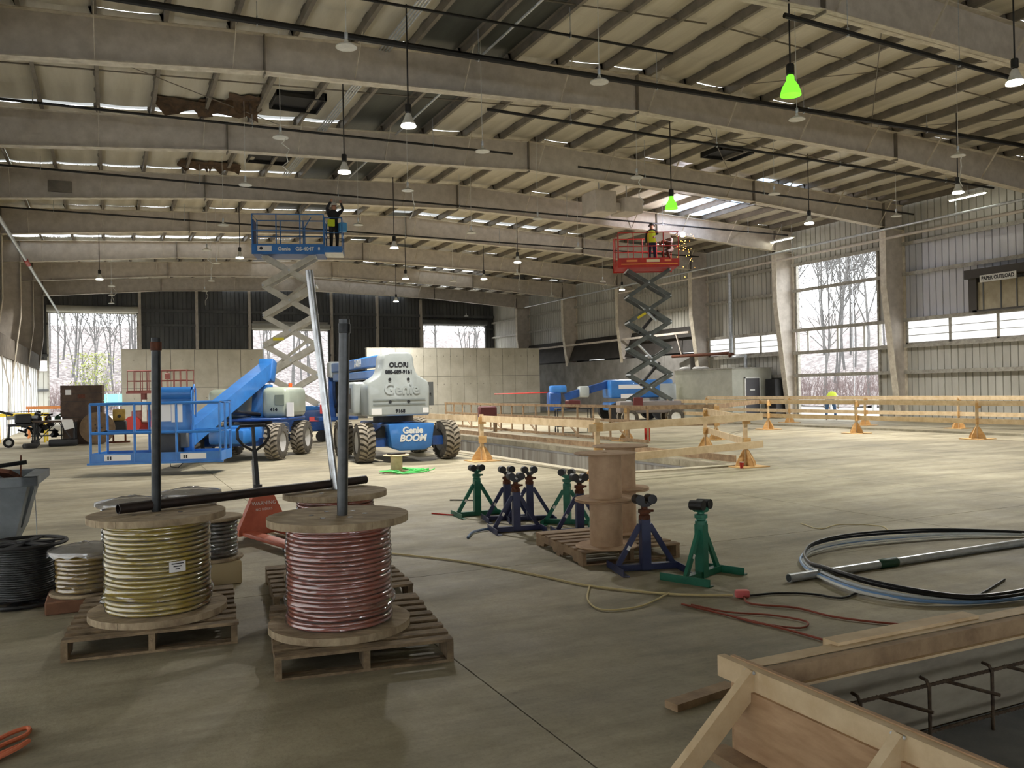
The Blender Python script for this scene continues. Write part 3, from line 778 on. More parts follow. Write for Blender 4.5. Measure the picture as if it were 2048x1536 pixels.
# ------------------------------------------------------------------ right wall details
t = T('wall_booth', 'dark framed tan panel booth with a lettered sign on the right wall', 'booth', (29.5, 20.2, 0))
B().box(-.05,-2.4,4.22,.2,1.35,5.3).build('tan_panel', WALLP_T, t)
B().box(-.14,-2.4,4.2,.25,1.3,4.26).box(-.14,1.12,4.2,.25,1.45,5.75).build('frame', mat('booth_dark',(66,62,56),.6), t)
B().box(-.3,-2.6,5.45,.25,1.5,5.78).build('canopy', mat('booth_dark',(66,62,56),.6), t)
for y in (.9,.2,-.4,-1.0): B().box(-.08,y-.02,4.26,-.05,y+.02,5.4).build('batten', WALLP_D, t)
t = T('lettered_sign', 'white board with dark capital letters on the right wall booth', 'sign', (29.14, 20.3, 5.38))
B().box(0,-.68,-.13,.04,.72,.13).build('board', WHITE, t)
text('PAPER OUTLOAD', 'lettering', .19, Matrix.Translation((-.004,.02,0)) @ Matrix.Rotation(-math.pi/2,4,'Z') @ Matrix.Rotation(math.pi/2,4,'X'), BLACK, t, sx=.84, bold=.007)
t = T('plant_cabin', 'grey box cabin with a dark door beside the open wall bay', 'cabin', (0,0,0))
B().box(26.98,32.4,0,29.4,37.0,2.42).build('body', mat('cabin_grey',(176,176,162),.6,0,(158,158,144),1.5), t)
B().box(26.94,32.36,2.42,29.44,37.04,2.47).build('roof', GIRT, t)
d = B().box(27.75,32.34,.05,28.6,32.4,1.95).build('door', mat('cabin_door',(70,68,72),.5), t)
B().box(28.0,32.325,1.35,28.3,32.34,1.42).build('door_plate', WHITE, d)
B().box(27.7,32.33,0,27.75,32.4,2.0).box(28.6,32.33,0,28.65,32.4,2.0).box(27.7,32.33,1.95,28.65,32.4,2.0).build('door_frame', WHITE, t)
tag(B().rbox((29.2,31.85,.95),(.75,.7,1.9),.03,1).build('locker', BLACK), 'black locker standing between the cabin and the white column', 'locker')
t = T('rag_pile', 'crumpled pale tarpaulin lying on top of the cabin', 'tarpaulin', (27.9,36.2,2.47))
rr = random.Random(2); b = B()
for i in range(7): b.sph((rr.uniform(-.7,.7), rr.uniform(-.5,.5), .06), .22, 6, 0, (1.4,1.2,rr.uniform(.3,.6)))
b.build('tarp_folds', PAPER, t)
t = T('down_pipe', 'grey vertical drain pipe with orange fittings on the right wall', 'pipe')
B().tube([(29.2,35.1,7.5),(29.2,35.1,3.3)], .11, 12).build('pipe_body', GALV, t)
B().tube([(29.2,35.1,3.3),(29.0,37.4,3.3),(28.6,39.4,3.3)], .09, 10).build('branch', RUST, t)
B().tube([(29.2,35.1,3.1),(29.2,34.0,3.1),(29.2,34.0,2.5)], .09, 10).build('elbow', GALV, t)
B().sph((29.2,35.1,3.2), .16, 8).build('fitting', RUST, t)

# ------------------------------------------------------------------ pallets
def R(d): return math.radians(d)
def pallet(label, x, y, rz, w=1.05, d=1.22, nb=7, m=PALW, seed=0):
    t = T('pallet', label, 'pallet', (x, y, 0), R(rz), 'wooden pallets')
    rr = random.Random(seed)
    for k, sx in enumerate((-w/2+.02, 0, w/2-.02)):
        # notched stringer
        poly = [(-d/2,.016),(-d*.32,.016),(-d*.30,.055),(-d*.12,.055),(-d*.10,.016),(d*.10,.016),(d*.12,.055),(d*.30,.055),(d*.32,.016),(d/2,.016),(d/2,.12),(-d/2,.12)]
        B().prism(poly, sx-.02, sx+.02, 'x').build('stringer', m, t)
    bw = d/nb
    for i in range(nb):
        y0 = -d/2+i*bw; g = bw*rr.uniform(.36,.48)
        B().box(-w/2-.01+rr.uniform(0,.015), y0, .121, w/2+.01-rr.uniform(0,.015), y0+bw-g if i < nb-1 else d/2, .139).build('deck_board', m, t)
    for y0 in (-d/2, -.05, d/2-.1): B().box(-w/2, y0, 0, w/2, y0+.1, .0155).build('bottom_board', m, t)
    return t
pallet('wooden pallet under the red cable reel', 1.43, 5.55, -8, 1.05, 1.26, 8, seed=1)
pallet('wooden pallet under the yellow cable reel', .27, 6.55, -5.5, 1.05, 1.2, 8, seed=2)
pallet('wooden pallet under the reel with the bright leaning conduit', 1.66, 7.04, -6, 1.05, 1.2, 7, seed=3)
pallet('wooden pallet under the stacked brown reels', 4.48, 7.38, -6, 1.02, 1.2, 7, m=PINE_O, seed=4)

# ------------------------------------------------------------------ cable reels
def flange(b, r, z0, z1, n=48, hole=.045):
    b.lathe([(hole,z0),(r-.008,z0),(r,z0+.008),(r,z1-.008),(r-.008,z1),(hole,z1)], n, smooth=True, closed=True)
def windings(r, z0, z1, turns, n=48, wob=0.0, seed=0):
    rr = random.Random(seed); prof = []; p = (z1-z0)/turns
    for i in range(turns):
        rv = r + rr.uniform(-wob, wob)
        for k in range(6):
            a = math.pi*(k+.5)/6; prof.append((rv + .55*p*math.sin(a), z0+p*(i+.5)-p*.5*math.cos(a)))
    return B().lathe(prof, n)
def wrap_shell(r, z0, z1, turns, n=64, seed=0, wob=.004):
    # film hugging the turns, with a few slack folds
    rr = random.Random(seed); prof = []; p = (z1-z0)/turns
    for i in range(turns):
        rv = r + rr.uniform(-wob, wob)
        for k in range(4):
            a = math.pi*(k+.5)/4; prof.append((rv + .42*p*math.sin(a), z0+p*(i+.5)-p*.5*math.cos(a)))
    b = B().lathe(prof, n); zf = z0+(z1-z0)*.2; h = z1-z0
    out = []
    for (x, y, z) in b.v:
        a = math.atan2(y, x); q = math.hypot(x, y)
        f = .03*math.exp(-((z-zf-.03*math.sin(a*1.5))/(.05*h))**2)*(.5+.5*math.sin(a*2+seed)) + .004*math.sin(5*a+z*30)
        out.append((x*(q+max(0,f))/q, y*(q+max(0,f))/q, z))
    b.v = out
    return b
def reel(name, label, x, y, z, rz, rf, h, rc, turns, cm, wrap=True, fm=REELW, ft=.045, group=None, seed=0, planks=True):
    t = T(name, label, 'cable reel', (x, y, z), R(rz), group)
    for zz, nm in ((0, 'bottom_flange'), (h-ft, 'top_flange')):
        if planks:
            # round flange sawn from planks
            fo = T(nm, None, None); fo.parent = t; fo.location = (0,0,zz)
            n = 6; pw = 2*rf/n; kk = 0
            for i in range(n):
                a, c = -rf+i*pw+.002, -rf+(i+1)*pw-.002; poly = []
                st = 8
                for s_ in range(st+1):
                    yy = a+(c-a)*s_/st; poly.append((math.sqrt(max(0, rf*rf-yy*yy))+1e-4, yy))
                for s_ in range(st+1):
                    yy = c+(a-c)*s_/st; poly.append((-math.sqrt(max(0, rf*rf-yy*yy))-1e-4, yy))
                B().prism(poly, 0, ft, 'z').build('plank', fm, fo)
        else:
            b = B(); flange(b, rf, zz, zz+ft); b.build(nm, fm, t)
    if planks:
        b = B()
        for k in range(6):
            a = k*math.pi/3+.3; b.cyl((.17*math.cos(a), .17*math.sin(a), h-.002), (.17*math.cos(a), .17*math.sin(a), h+.002), .017, n=10)
        b.build('bolt_hole', BLACK, t)
    B().cyl((0,0,ft),(0,0,h-ft), rf*.5, n=24).build('drum', fm, t)
    windings(rc-.012, ft+.002, h-ft-.012, turns, wob=.004, seed=seed).build('cable', cm, t)
    if wrap: wrap_shell(rc+.0, ft+.002, h-ft-.012, turns, seed=seed).build('wrap_film', WRAP, t)
    return t
ry = reel('cable_reel', 'large reel of yellow cable in clear wrap with a paper tag', .28, 6.45, .139, 12, .452, .70, .335, 19, YCAB, seed=1)
# paper tag
b = B(); R0 = .366
vs = []; fs = []
for i in range(6):
    a = R(-94)+i*.06
    vs += [(R0*math.cos(a), R0*math.sin(a), .335), (R0*math.cos(a), R0*math.sin(a), .405)]
for i in range(5): fs.append((2*i, 2*i+2, 2*i+3, 2*i+1))
tg = B().add(vs, fs, True).build('paper_tag', PAPER, ry)
b = B()
for k, wd in enumerate((.08,.055,.03)): b.box(-wd/2, -.001, .388-.018*k, wd/2, .001, .395-.018*k)
o = b.build('tag_print', BLACK, ry); aa = R(-94)+2.5*.06; o.location = ((R0+.001)*math.cos(aa), (R0+.001)*math.sin(aa), 0); o.rotation_euler = (0,0,aa+math.pi/2); o['label'] = 'lines of small print on the tag'
reel('cable_reel', 'large reel of red-brown cable in clear wrap', 1.32, 5.48, .139, -35, .45, .72, .325, 22, RCAB, seed=2)
reel('cable_reel', 'wooden reel of red cable behind the front red reel', 1.66, 6.98, .139, 20, .42, .70, .30, 20, RCAB, seed=3)
reel('cable_reel', 'smaller wrapped reel of golden cable left of the yellow reel', -.20, 7.60, .10, 0, .265, .345, .215, 8, YCAB2, True, REELW, .025, seed=4, planks=False)
tag(B().rbox((-.20,7.60,.05),(.56,.50,.099),.01,1).build('cardboard_base', mat('brown_card',(132,92,66),.85,0,(104,70,50),5)), 'flattened brown cardboard under the golden cable reel', 'cardboard')
reel('cable_reel', 'small reel of silver cable right behind the yellow reel', .80, 7.95, .20, 0, .25, .38, .19, 9, SCAB, True, REELW, .03, seed=5, planks=False)
tag(B().rbox((.80,7.95,.10),(.42,.42,.20),.01,1).build('carton', mat('pale_card',(178,160,122),.85)), 'pale carton under the small silver cable reel', 'box')
reel('cable_reel', 'film-capped grey reel half hidden behind the yellow reel', .15, 8.80, 0, 0, .30, .66, .24, 15, SCAB, True, REELW, .035, seed=6, planks=False)
reel('cable_reel', 'film-capped wooden reel just left of the pallet jack handle', .70, 9.10, 0, 0, .29, .68, .24, 15, SCAB, True, REELW, .035, seed=7, planks=False)
for (x, y, z, r, lb) in ((-.20,7.60,.446,.275,'clear crumpled film over the golden cable reel'),(.15,8.80,.661,.31,'clear crumpled film over the left hidden grey reel'),(.70,9.10,.681,.30,'clear crumpled film over the right hidden wooden reel')):
    rr = random.Random(int(x*100)); vs = []; fs = []
    n = 28
    for i, (q, zz) in enumerate(((.02,.045),(.08,.05),(.16,.03),(.25,.016),(1.0*r,.006),(1.02*r,-.03))):
        for k in range(n):
            a = 2*math.pi*k/n; vs.append((x+q*math.cos(a), y+q*math.sin(a), z+zz+rr.uniform(-.006,.006)*(1 if i < 5 else 3)))
    for i in range(5):
        for k in range(n): fs.append((i*n+k, i*n+(k+1)%n, (i+1)*n+(k+1)%n, (i+1)*n+k))
    tag(B().add(vs, fs, True).build('film_cap', film('cap_film_%d' % int(x*100+200), .08, .15, haze=.22)), lb, 'plastic film')
# black metal spool
t = T('wire_spool', 'black metal spool of dark wire beside the grey tub', 'wire spool', (-.66, 7.95, 0), .2)
windings(.215, .05, .47, 24, n=36, wob=.004, seed=8).build('wire', BCAB, t)
for z in (.02, .48):
    f = B().tube([(.31*math.cos(a*.2618), .31*math.sin(a*.2618), z) for a in range(24)], .016, 6, closed=True).build('rim', BLACK, t)
    for k in range(6):
        a = k*math.pi/3; B().bar((.04*math.cos(a), .04*math.sin(a), z), (.305*math.cos(a), .305*math.sin(a), z), .07, .012).build('spoke', BLACK, t)
B().cyl((0,0,0),(0,0,.5),.05,n=14).build('hub', BLACK, t)
for k, r in enumerate((.27,.29,.31)): B().tube([(r*math.cos(a*.2618)-.02*k, r*math.sin(a*.2618)-.03*k, .012+.012*k) for a in range(24)], .009, 5, closed=True).build('loose_turn', BCAB, t)

# ------------------------------------------------------------------ pipes in and on the reels
def steel_pipe(label, p0, p1, r, m=DARKP, collar=None, name='steel_pipe'):
    t = T(name, label, 'pipe', p0)
    d = Vector(p1)-Vector(p0); q = d.to_track_quat('Z', 'Y').to_matrix().to_4x4(); L = d.length
    B().lathe([(r-.006,0),(r,0),(r,L),(r-.006,L),(r-.006,L-.25)], 24, q).build('pipe_body', m, t)
    if collar: B().lathe([(r,L-.09),(r+.006,L-.088),(r+.006,L-.03),(r,L-.028)], 20, q).build('collar', collar, t)
    return t
steel_pipe('dark steel pipe standing in the yellow reel with a rusty end', (.275,6.49,.84), (.292,6.475,2.06), .032, DARKP, RUST)
steel_pipe('dark steel pipe standing in the red reel', (1.335,5.43,.86), (1.365,5.40,2.12), .034, mat('grey_pipe',(84,86,88),.32,.6,(66,68,70),10), DARKP)
steel_pipe('bright metal conduit leaning out of the rear red reel', (1.69,7.09,.84), (1.52,7.17,2.68), .032, mat('bright_conduit',(190,192,194),.22,.9,(160,162,164),10))
steel_pipe('dark pipe lying across the reel tops', (.03,6.40,.885), (2.0,7.28,.885), .036, mat('lying_pipe',(58,46,42),.5,.4,(40,34,32),10))

# ------------------------------------------------------------------ pallet jack
t = T('pallet_jack', 'orange pallet jack with a black loop handle', 'pallet jack', (1.55, 10.1, 0), R(15))
for s in (-1, 1):
    f = B().rbox((s*.19,-.62,.075),(.15,1.15,.05),.015,2).build('fork', ORANGE, t)
    B().cyl((s*.19-.05,-1.08,.04),(s*.19+.05,-1.08,.04),.04,n=12).build('fork_roller', BLACK, t)
B().prism([(-.30,.05),(.30,.05),(.30,.12),(.11,.52),(-.11,.52),(-.30,.12)], -.06,.02,'y').build('battery_plate', ORANGE, t)
B().cyl((0,.1,.15),(0,.1,.6),.05,n=14).build('pump', BLACK, t)
for s in (-1,1): B().cyl((s*.03,.12,.085),(s*.09,.12,.085),.085,n=18).build('steer_wheel', RUB_D, t)
B().bar((0,.1,.5),(0,.18,1.0),.05,.03,(0,1,0)).build('handle_shaft', BLACK, t)
B().box(-.027,.11,.55,.027,.118,.9, M=Matrix.Rotation(R(-6),4,'X')).build('shaft_decal', PAPER, t)
loop = [(0,.18,.98),(-.13,.19,1.06),(-.19,.2,1.14),(-.19,.21,1.24),(-.15,.21,1.28),(.15,.21,1.28),(.19,.21,1.24),(.19,.2,1.14),(.13,.19,1.06)]
B().tube(loop, .018, 8, closed=True).tube([(0,.18,.98),(0,.21,1.28)], .022, 8).build('handle_loop', BLACK, t)
text('WARNING', 'plate_text', .06, facing((0,-.061,.40)), PAPER, t); text('NO RIDERS', 'plate_text', .04, facing((0,-.061,.33)), PAPER, t)

# ------------------------------------------------------------------ grey tub with scrap
t = T('tilt_cart', 'grey plastic tilt cart full of scrap at the left edge', 'tilt cart', (-1.18, 9.35, 0), R(-2))
def tub(zs):
    b = B(); vs = []; fs = []
    for (x0,x1,y0,y1,z) in zs: vs += [(x0,y0,z),(x1,y0,z),(x1,y1,z),(x0,y1,z)]
    for i in range(len(zs)-1):
        for k in range(4): fs.append((i*4+k, i*4+(k+1)%4, i*4+4+(k+1)%4, i*4+4+k))
    fs.append((3,2,1,0)); 
    return b.add(vs, fs)
tub([(-.6,.28,-.36,.36,.16),(-.62,.40,-.45,.45,.42),(-.64,.50,-.50,.50,.86),(-.60,.46,-.46,.46,.86),(-.56,.26,-.36,.36,.2)]).build('tub', HOPG, t)
B().box(-.68,-.56,.86,.58,-.46,.94).box(-.68,.46,.86,.58,.56,.94).box(.46,-.56,.86,.58,.56,.94).box(-.70,-.56,.86,-.62,.56,.94).build('rim', HOPG, t)
for s in (-.4,-.12,.2): B().prism([(-.40,.45),(-.505,.84),(-.43,.84),(-.37,.45)], s-.05, s+.05, 'x', M=Matrix.Translation((0,-.02,0))).build('rib', HOPG, t)
B().prism([(.38,.45),(.485,.84),(.53,.84),(.42,.45)], -.2,.2,'y').build('rib', HOPG, t)
for (x,y) in ((-.45,-.4),(-.45,.4),(.2,-.38),(.2,.38)): B().cyl((x-.02,y,.08),(x+.02,y,.08),.08,n=14).bar((x,y,.1),(x,y,.25),.05,.03).build('caster', BLACK, t)
rr = random.Random(9)
tag(B().tube([(-1.5,9.2,.90),(-1.0,9.05,1.03),(-.72,9.1,1.06)], .02, 8).build('scrap_pipe', DARKP), 'bent dark pipe sticking out of the grey cart', 'pipe')
tag(B().cbox((-1.2,9.25,.95),(.42,.16,.05),0,(.2,-.25,.4)).build('scrap_sheet', GALV), 'bright bent metal sheet in the grey cart', 'scrap metal')
tag(B().cbox((-.88,9.3,.93),(.22,.2,.04),0,(.1,.5,.9)).build('scrap_board', RUST), 'rusty brown board scrap in the grey cart', 'scrap board')
tag(B().sph((-1.3,9.1,1.0),.07,7,0,(1.3,1,.8)).build('rag', mat('rag_cream',(206,190,150),.9)), 'crumpled cream rag on top of the scrap cart', 'rag')
tag(B().cyl((-.78,9.2,.90),(-.775,9.2,1.12),.008,n=6).build('scrap_rod', RUST), 'thin upright rusty rod in the grey cart', 'rod')
tag(B().tube([(-.66,9.0,.94),(-.64,8.95,.6),(-.63,8.9,.1),(-.2,8.8,.01),(.2,9.1,.01)], .004, 5).build('thin_wire', GALV), 'thin grey wire hanging from the scrap cart', 'wire')

# ------------------------------------------------------------------ jack stands
def stand(label, x, y, rz, m, h=.55, rust=True):
    t = T('reel_jack_stand', label, 'jack stand', (x, y, 0), R(rz), 'reel jack stands')
    for s in (-1, 1):
        b = B().prism([(s*.29,.0),(s*.29+.06,.0),(s*.29+.06,.008),(s*.29+.008,.008),(s*.29+.008,.065),(s*.29,.065)], -.24,.24,'y').build('foot', m, t)
        B().bar((s*.275,0,.03),(s*.045,0,.41),.045,.03,(0,1,0)).build('brace', m, t)
    B().box(-.29,-.03,.006,.29,.03,.06).build('base_bar', m, t)
    B().box(-.042,-.042,.006,.042,.042,.46).build('post', m, t)
    B().lathe([(.001,.455),(.052,.455),(.052,.49),(.042,.50),(.042,.51),(.056,.515),(.056,.545),(.03,.55),(.03,h+.03),(.001,h+.03)], 16).build('collar', RUST if rust else m, t)
    B().cyl((.04,0,.53),(.085,0,.53),.012,n=8).build('collar_lug', RUST if rust else m, t)
    hd = B().prism([(-.09,h+.10),(-.075,h+.06),(-.03,h+.025),(.03,h+.025),(.075,h+.06),(.09,h+.10),(.06,h+.105),(.0,h+.05),(-.06,h+.105)], -.05,.05,'y').build('vee_head', BLACK if rust else m, t)
    for s in (-1, 1):
        B().cyl((s*.058,-.062,h+.09),(s*.058,.062,h+.085),.043,n=16).build('roller', BLACK, t)
    B().bar((-.17,-.02,.19),(-.15,-.02,.225),.03,.002,(0,-1,0)).build('decal', PAPER, t)
    return t
stand('green jack stand farthest left in the group', 4.32, 10.30, -4, GREEN, .54, False)
stand('navy jack stand just right of the farthest left green one', 4.50, 9.75, -12, NAVY)
stand('navy jack stand in front of the left cluster', 4.23, 8.92, -10, NAVY)
stand('navy jack stand hidden behind the left front navy one', 4.72, 9.55, -18, NAVY)
stand('green jack stand in the middle, behind the brown reels', 4.98, 9.05, -40, GREEN, .54, False)
stand('navy jack stand half behind the stacked brown reels', 4.78, 8.40, -14, NAVY)
stand('navy jack stand in front of the brown reels', 4.32, 6.42, -14, NAVY)
stand('green jack stand nearest the camera on the right', 4.56, 5.92, 22, GREEN, .54, False)

# ------------------------------------------------------------------ brown fibre reels
def fibre(label, x, y, z, h=.445, rf=.295, rd=.155):
    t = T('fibre_reel', label, 'cable reel', (x, y, z), 0, 'empty brown fibre reels')
    b = B(); flange(b, rf, 0, .016, 40, .03); b.build('bottom_flange', CARD, t)
    b = B(); flange(b, rf, h-.016, h, 40, .03); b.build('top_flange', CARD, t)
    B().lathe([(rd-.01,.016),(rd,.016),(rd,h-.016),(rd-.01,h-.016)], 36).build('core_tube', CARD, t)
fibre('lower brown empty reel of the front stack on the pallet', 4.24, 6.95, .14); fibre('upper brown empty reel of the front stack', 4.24, 6.95, .586)
fibre('lower brown empty reel of the rear stack on the pallet', 4.80, 7.56, .14, .45); fibre('upper brown empty reel of the rear stack', 4.80, 7.56, .591, .45)
t = T('wooden_spool', 'small bare wooden spool by the grey boom lift', 'spool', (5.24, 16.7, 0))
b = B(); flange(b, .27, 0, .02, 36, .03); b.build('bottom_flange', PINE, t); b = B(); flange(b, .27, .34, .36, 36, .03); b.build('top_flange', PINE, t)
B().cyl((0,0,.02),(0,0,.34),.12,n=24).build('core', PINE, t)
tag(B().cbox((5.24,16.7,.375),(.34,.16,.03),0,(0,0,.3)).build('spool_tool', BLACK), 'black tool lying on the small wooden spool', 'tool')
rr = random.Random(4); pts = []
for k in range(90):
    a = k*.42; q = .3+.12*math.sin(k*.31)+.002*k; pts.append((5.3+q*math.cos(a)+.0015*k, 16.55+q*.8*math.sin(a), .02+.012*(k % 5)))
tag(B().tube(pts, .012, 5).build('green_cord', mat('green_cord',(60,190,80),.6)), 'bright green cord coiled at the foot of the small spool', 'cord')

# ------------------------------------------------------------------ cords and hoses on the floor
def cord(name, label, pts, r, m, cat='cord', n=6, sub=6):
    P = [Vector(p) for p in pts]; out = []
    for i in range(len(P)-1):
        p0, p1, p2, p3 = P[max(i-1,0)], P[i], P[i+1], P[min(i+2,len(P)-1)]
        for s in range(sub):
            t = s/sub; out.append(.5*((2*p1)+(p2-p0)*t+(2*p0-5*p1+4*p2-p3)*t*t+(3*p1-p0-3*p2+p3)*t**3))
    out.append(P[-1])
    return tag(B().tube(out, r, n).build(name, m), label, cat)
TANC = mat('tan_cord',(206,190,140),.6); REDC = mat('rust_red_cord',(140,62,40),.6); BLKC = mat('black_cord',(28,28,30),.5)
cord('extension_cord', 'long pale tan cord crossing the floor from the reels', [(.9,16,.012),(1.3,12,.012),(1.9,9.6,.012),(2.3,8.7,.012),(3.0,7.6,.012),(3.35,6.7,.012),(3.55,6.1,.012),(3.95,5.55,.012),(4.35,5.27,.012)], .010, TANC)
cord('extension_cord', 'pale cord loop on the floor beside the green jack stand', [(3.55,6.1,.012),(3.3,5.7,.012),(3.25,5.4,.012),(3.55,5.35,.012),(3.95,5.55,.02)], .007, TANC)
tag(B().rbox((4.4,5.22,.03),(.11,.06,.06),.015,2,0,(0,0,-.4)).build('plug_adapter', mat('pink_plug',(222,110,110),.5)), 'pink plug connector joining the floor cords', 'plug')
cord('power_cable', 'black twisted cable running right along the floor', [(4.46,5.2,.012),(4.7,5.15,.012),(4.9,5.0,.012),(5.0,4.8,.012),(5.25,4.85,.012),(5.3,4.65,.012),(5.45,4.4,.012),(5.8,4.45,.012),(5.9,4.35,.012),(6.6,4.6,.012)], .009, BLKC)
cord('extension_cord', 'rust-red cord running toward the wooden form', [(4.4,5.2,.012),(4.3,5.0,.012),(4.5,4.75,.012),(4.55,4.45,.012),(4.7,4.2,.012),(4.9,4.0,.012),(5.05,4.05,.012)], .008, REDC)
cord('extension_cord', 'rust-red cord with a wide loop in front of the coil', [(3.9,5.2,.012),(4.0,4.9,.012),(4.2,4.7,.012),(4.3,4.45,.012),(4.15,4.35,.012),(4.0,4.55,.012),(3.95,4.75,.012)], .007, REDC)
cord('extension_cord', 'rust-red cord leading from the loop to the form board', [(3.85,5.25,.012),(3.95,4.8,.012),(4.05,4.35,.012),(4.1,4.0,.012),(4.2,3.75,.012)], .008, REDC)
cord('rope', 'orange rope loops at the bottom left corner', [(x_-.50,y_+1.32,z_) for x_,y_,z_ in [(-.08,3.35,.015),(.02,3.5,.015),(.10,3.55,.015),(.10,3.45,.015),(.0,3.35,.015),(-.05,3.2,.02),(.08,3.3,.02),(.12,3.35,.02),(.06,3.25,.02),(-.1,3.1,.015)]], .011, mat('orange_rope',(214,120,84),.7), 'rope')
cord('hose_offcut', 'short blue-grey hose piece on the floor left of the stands', [(3.55,8.75,.015),(3.75,9.05,.02),(4.05,9.15,.02),(4.2,9.1,.015)], .015, mat('blue_hose',(76,104,140),.4), 'hose')
cord('rod_offcut', 'thin red rod lying by the farthest green stand', [(3.85,10.75,.012),(4.0,10.5,.012),(4.15,10.35,.012)], .01, RED, 'rod')
cord('rod_offcut', 'black rod lying behind the farthest green stand', [(4.55,11.9,.012),(4.75,11.75,.012),(4.9,11.6,.012)], .01, BLACK, 'rod')
cord('wire_offcut', 'thin pale wire squiggle on the floor at right', [(7.3,7.6,.008),(7.2,7.2,.008),(7.6,7.3,.008),(7.9,7.0,.008),(7.7,6.7,.008)], .005, TANC, 'wire')
# galvanised pipe and coil
t = T('galvanised_pipe', 'long bright galvanised pipe with a green coupling on the floor', 'pipe', (0,0,0))
B().lathe([(.03,0),(.036,0),(.036,4.6),(.03,4.6),(.03,4.4)], 20, Matrix.Translation((5.06,5.42,.036)) @ Matrix.Rotation(R(0.8),4,'Z') @ Matrix.Rotation(R(90),4,'Y')).build('pipe_body', GALV, t)
B().lathe([(.036,1.05),(.044,1.06),(.044,1.27),(.036,1.28)], 20, Matrix.Translation((5.06,5.42,.036)) @ Matrix.Rotation(R(0.8),4,'Z') @ Matrix.Rotation(R(90),4,'Y')).build('coupling', mat('coupling_green',(24,70,52),.5), t)
loopb = [(8.6,5.75),(8.0,6.05),(7.4,6.2),(6.7,6.28),(6.15,6.2),(5.8,6.0),(5.55,5.7),(5.40,5.4),(5.28,5.05),(5.25,4.75),(5.36,4.45),(5.62,4.25),(5.95,4.15),(6.4,4.1),(6.9,4.12),(7.6,4.25)]
CO = [('grey_tubing','inner pale grey tube of the long floor coil',(206,212,214),.014,(0,.0),.05),('blue_tubing','blue tube of the long floor coil',(120,160,210),.014,(.03,.05),.03),('black_tubing','black hose of the long floor coil',(22,22,24),.014,(-.04,.07),.08),('white_tubing','white tube of the long floor coil',(230,232,228),.013,(.05,-.04),.02),('black_tubing','second black hose along the top of the coil',(26,27,30),.012,(-.02,.03),.11)]
for nm, lb, c, r, (ox, oy), zz in CO:
    cx, cy = 7.0, 5.2; q = [(cx+(x-cx)*(1+ox*.6), cy+(y-cy)*(1+oy*.6), .013+zz*(.4+.6*abs(math.sin(i*.55)))) for i, (x, y) in enumerate(loopb)]
    cord(nm, lb, q, r, mat('tube_'+str(c[0])+str(c[2]), c, .35), 'tubing')

# ------------------------------------------------------------------ wooden form with rebar
ft = T('concrete_form', 'timber and plywood form for a concrete pad in the foreground', 'formwork', (0,0,0))
zt = .46
B().box(2.40,1.2,.37,2.44,3.02,zt).build('top_plank', PINE, ft)
B().box(2.44,1.2,.02,2.46,2.98,zt+.005).build('plywood_sheet', PLY, ft)
B().box(2.385,1.2,.0,2.40,2.90,.37).build('plywood_sheet', PLY, ft)
B().box(2.28,1.2,.055,2.384,2.96,.095).build('sole_plank', PINE_O, ft)
B().box(2.33,1.2,.0,2.384,2.90,.054).build('sole_plank', PINE_O, ft)
B().box(2.46,2.80,.02,8.2,2.815,zt-.004).build('plywood_sheet', mat('weathered_ply',(150,142,126),.85,0,(124,116,102),3,(1,1,3)), ft)
B().box(2.46,2.755,.385,8.2,2.798,zt).build('top_plank', PINE_O, ft)
B().box(2.46,2.735,.372,8.2,2.798,.384).build('lip_strip', PINE, ft)
B().box(2.46,2.816,.42,8.2,2.9,zt).build('top_plank', PINE, ft)
B().box(2.46,2.816,.0,8.2,2.855,.09).build('sole_plank', PINE_O, ft)
B().box(2.95,2.86,.44,3.9,2.95,.475).build('splice_board', PINE, ft)
for k, y in enumerate((2.80, 2.06)):
    B().bar((2.42,y,.43),(2.0,y+.06,.0),.09,.04,(0,1,0)).build('kicker_brace', PINE, ft)
    for s in (-.02,.03): B().sph((2.395,y+s,.455-.02*abs(s)*10),.007,6).build('screw_head', GALV, ft)
for x in (3.5,4.9): B().bar((x,2.86,.42),(x-.55,3.42,.03),.04,.09,(0,0,1)).build('kicker_brace', PINE, ft)
B().cbox((2.78,3.63,.02),(.46,.09,.038),0,(0,0,R(10))).build('stake_plank', PINE_O, ft)
B().box(2.47,1.0,.002,8.2,2.79,.02).build('pad_base', PADC, ft)
rb = T('rebar_mat', 'rusty ribbed rebar with upright pins inside the form', 'rebar', (0,0,.02))
def rib_bar(p0, p1, r=.008):
    p0, p1 = Vector(p0), Vector(p1); n = int((p1-p0).length/.025); b = B(); pts = []; rs = []
    for i in range(n*2+1): pts.append(p0.lerp(p1, i/(n*2))); rs.append(r*(1.18 if i % 2 else .92))
    return b.tube(pts, rs, 7)
rib_bar((2.5,2.66,.27),(8.2,2.66,.27)).build('bar', REBAR, rb); rib_bar((2.5,2.68,.05),(8.2,2.68,.05)).build('bar', REBAR, rb)
for i in range(9):
    x = 2.85+.42*i
    B().tube([(x,2.645,.0),(x,2.645,.27),(x,2.66,.295),(x+.01,2.70,.295)], .008, 7).build('pin', REBAR, rb)
    B().tube([(x+.12,2.67,.27),(x+.20,2.45,.26)], .008, 7).build('cross_bar', REBAR, rb)

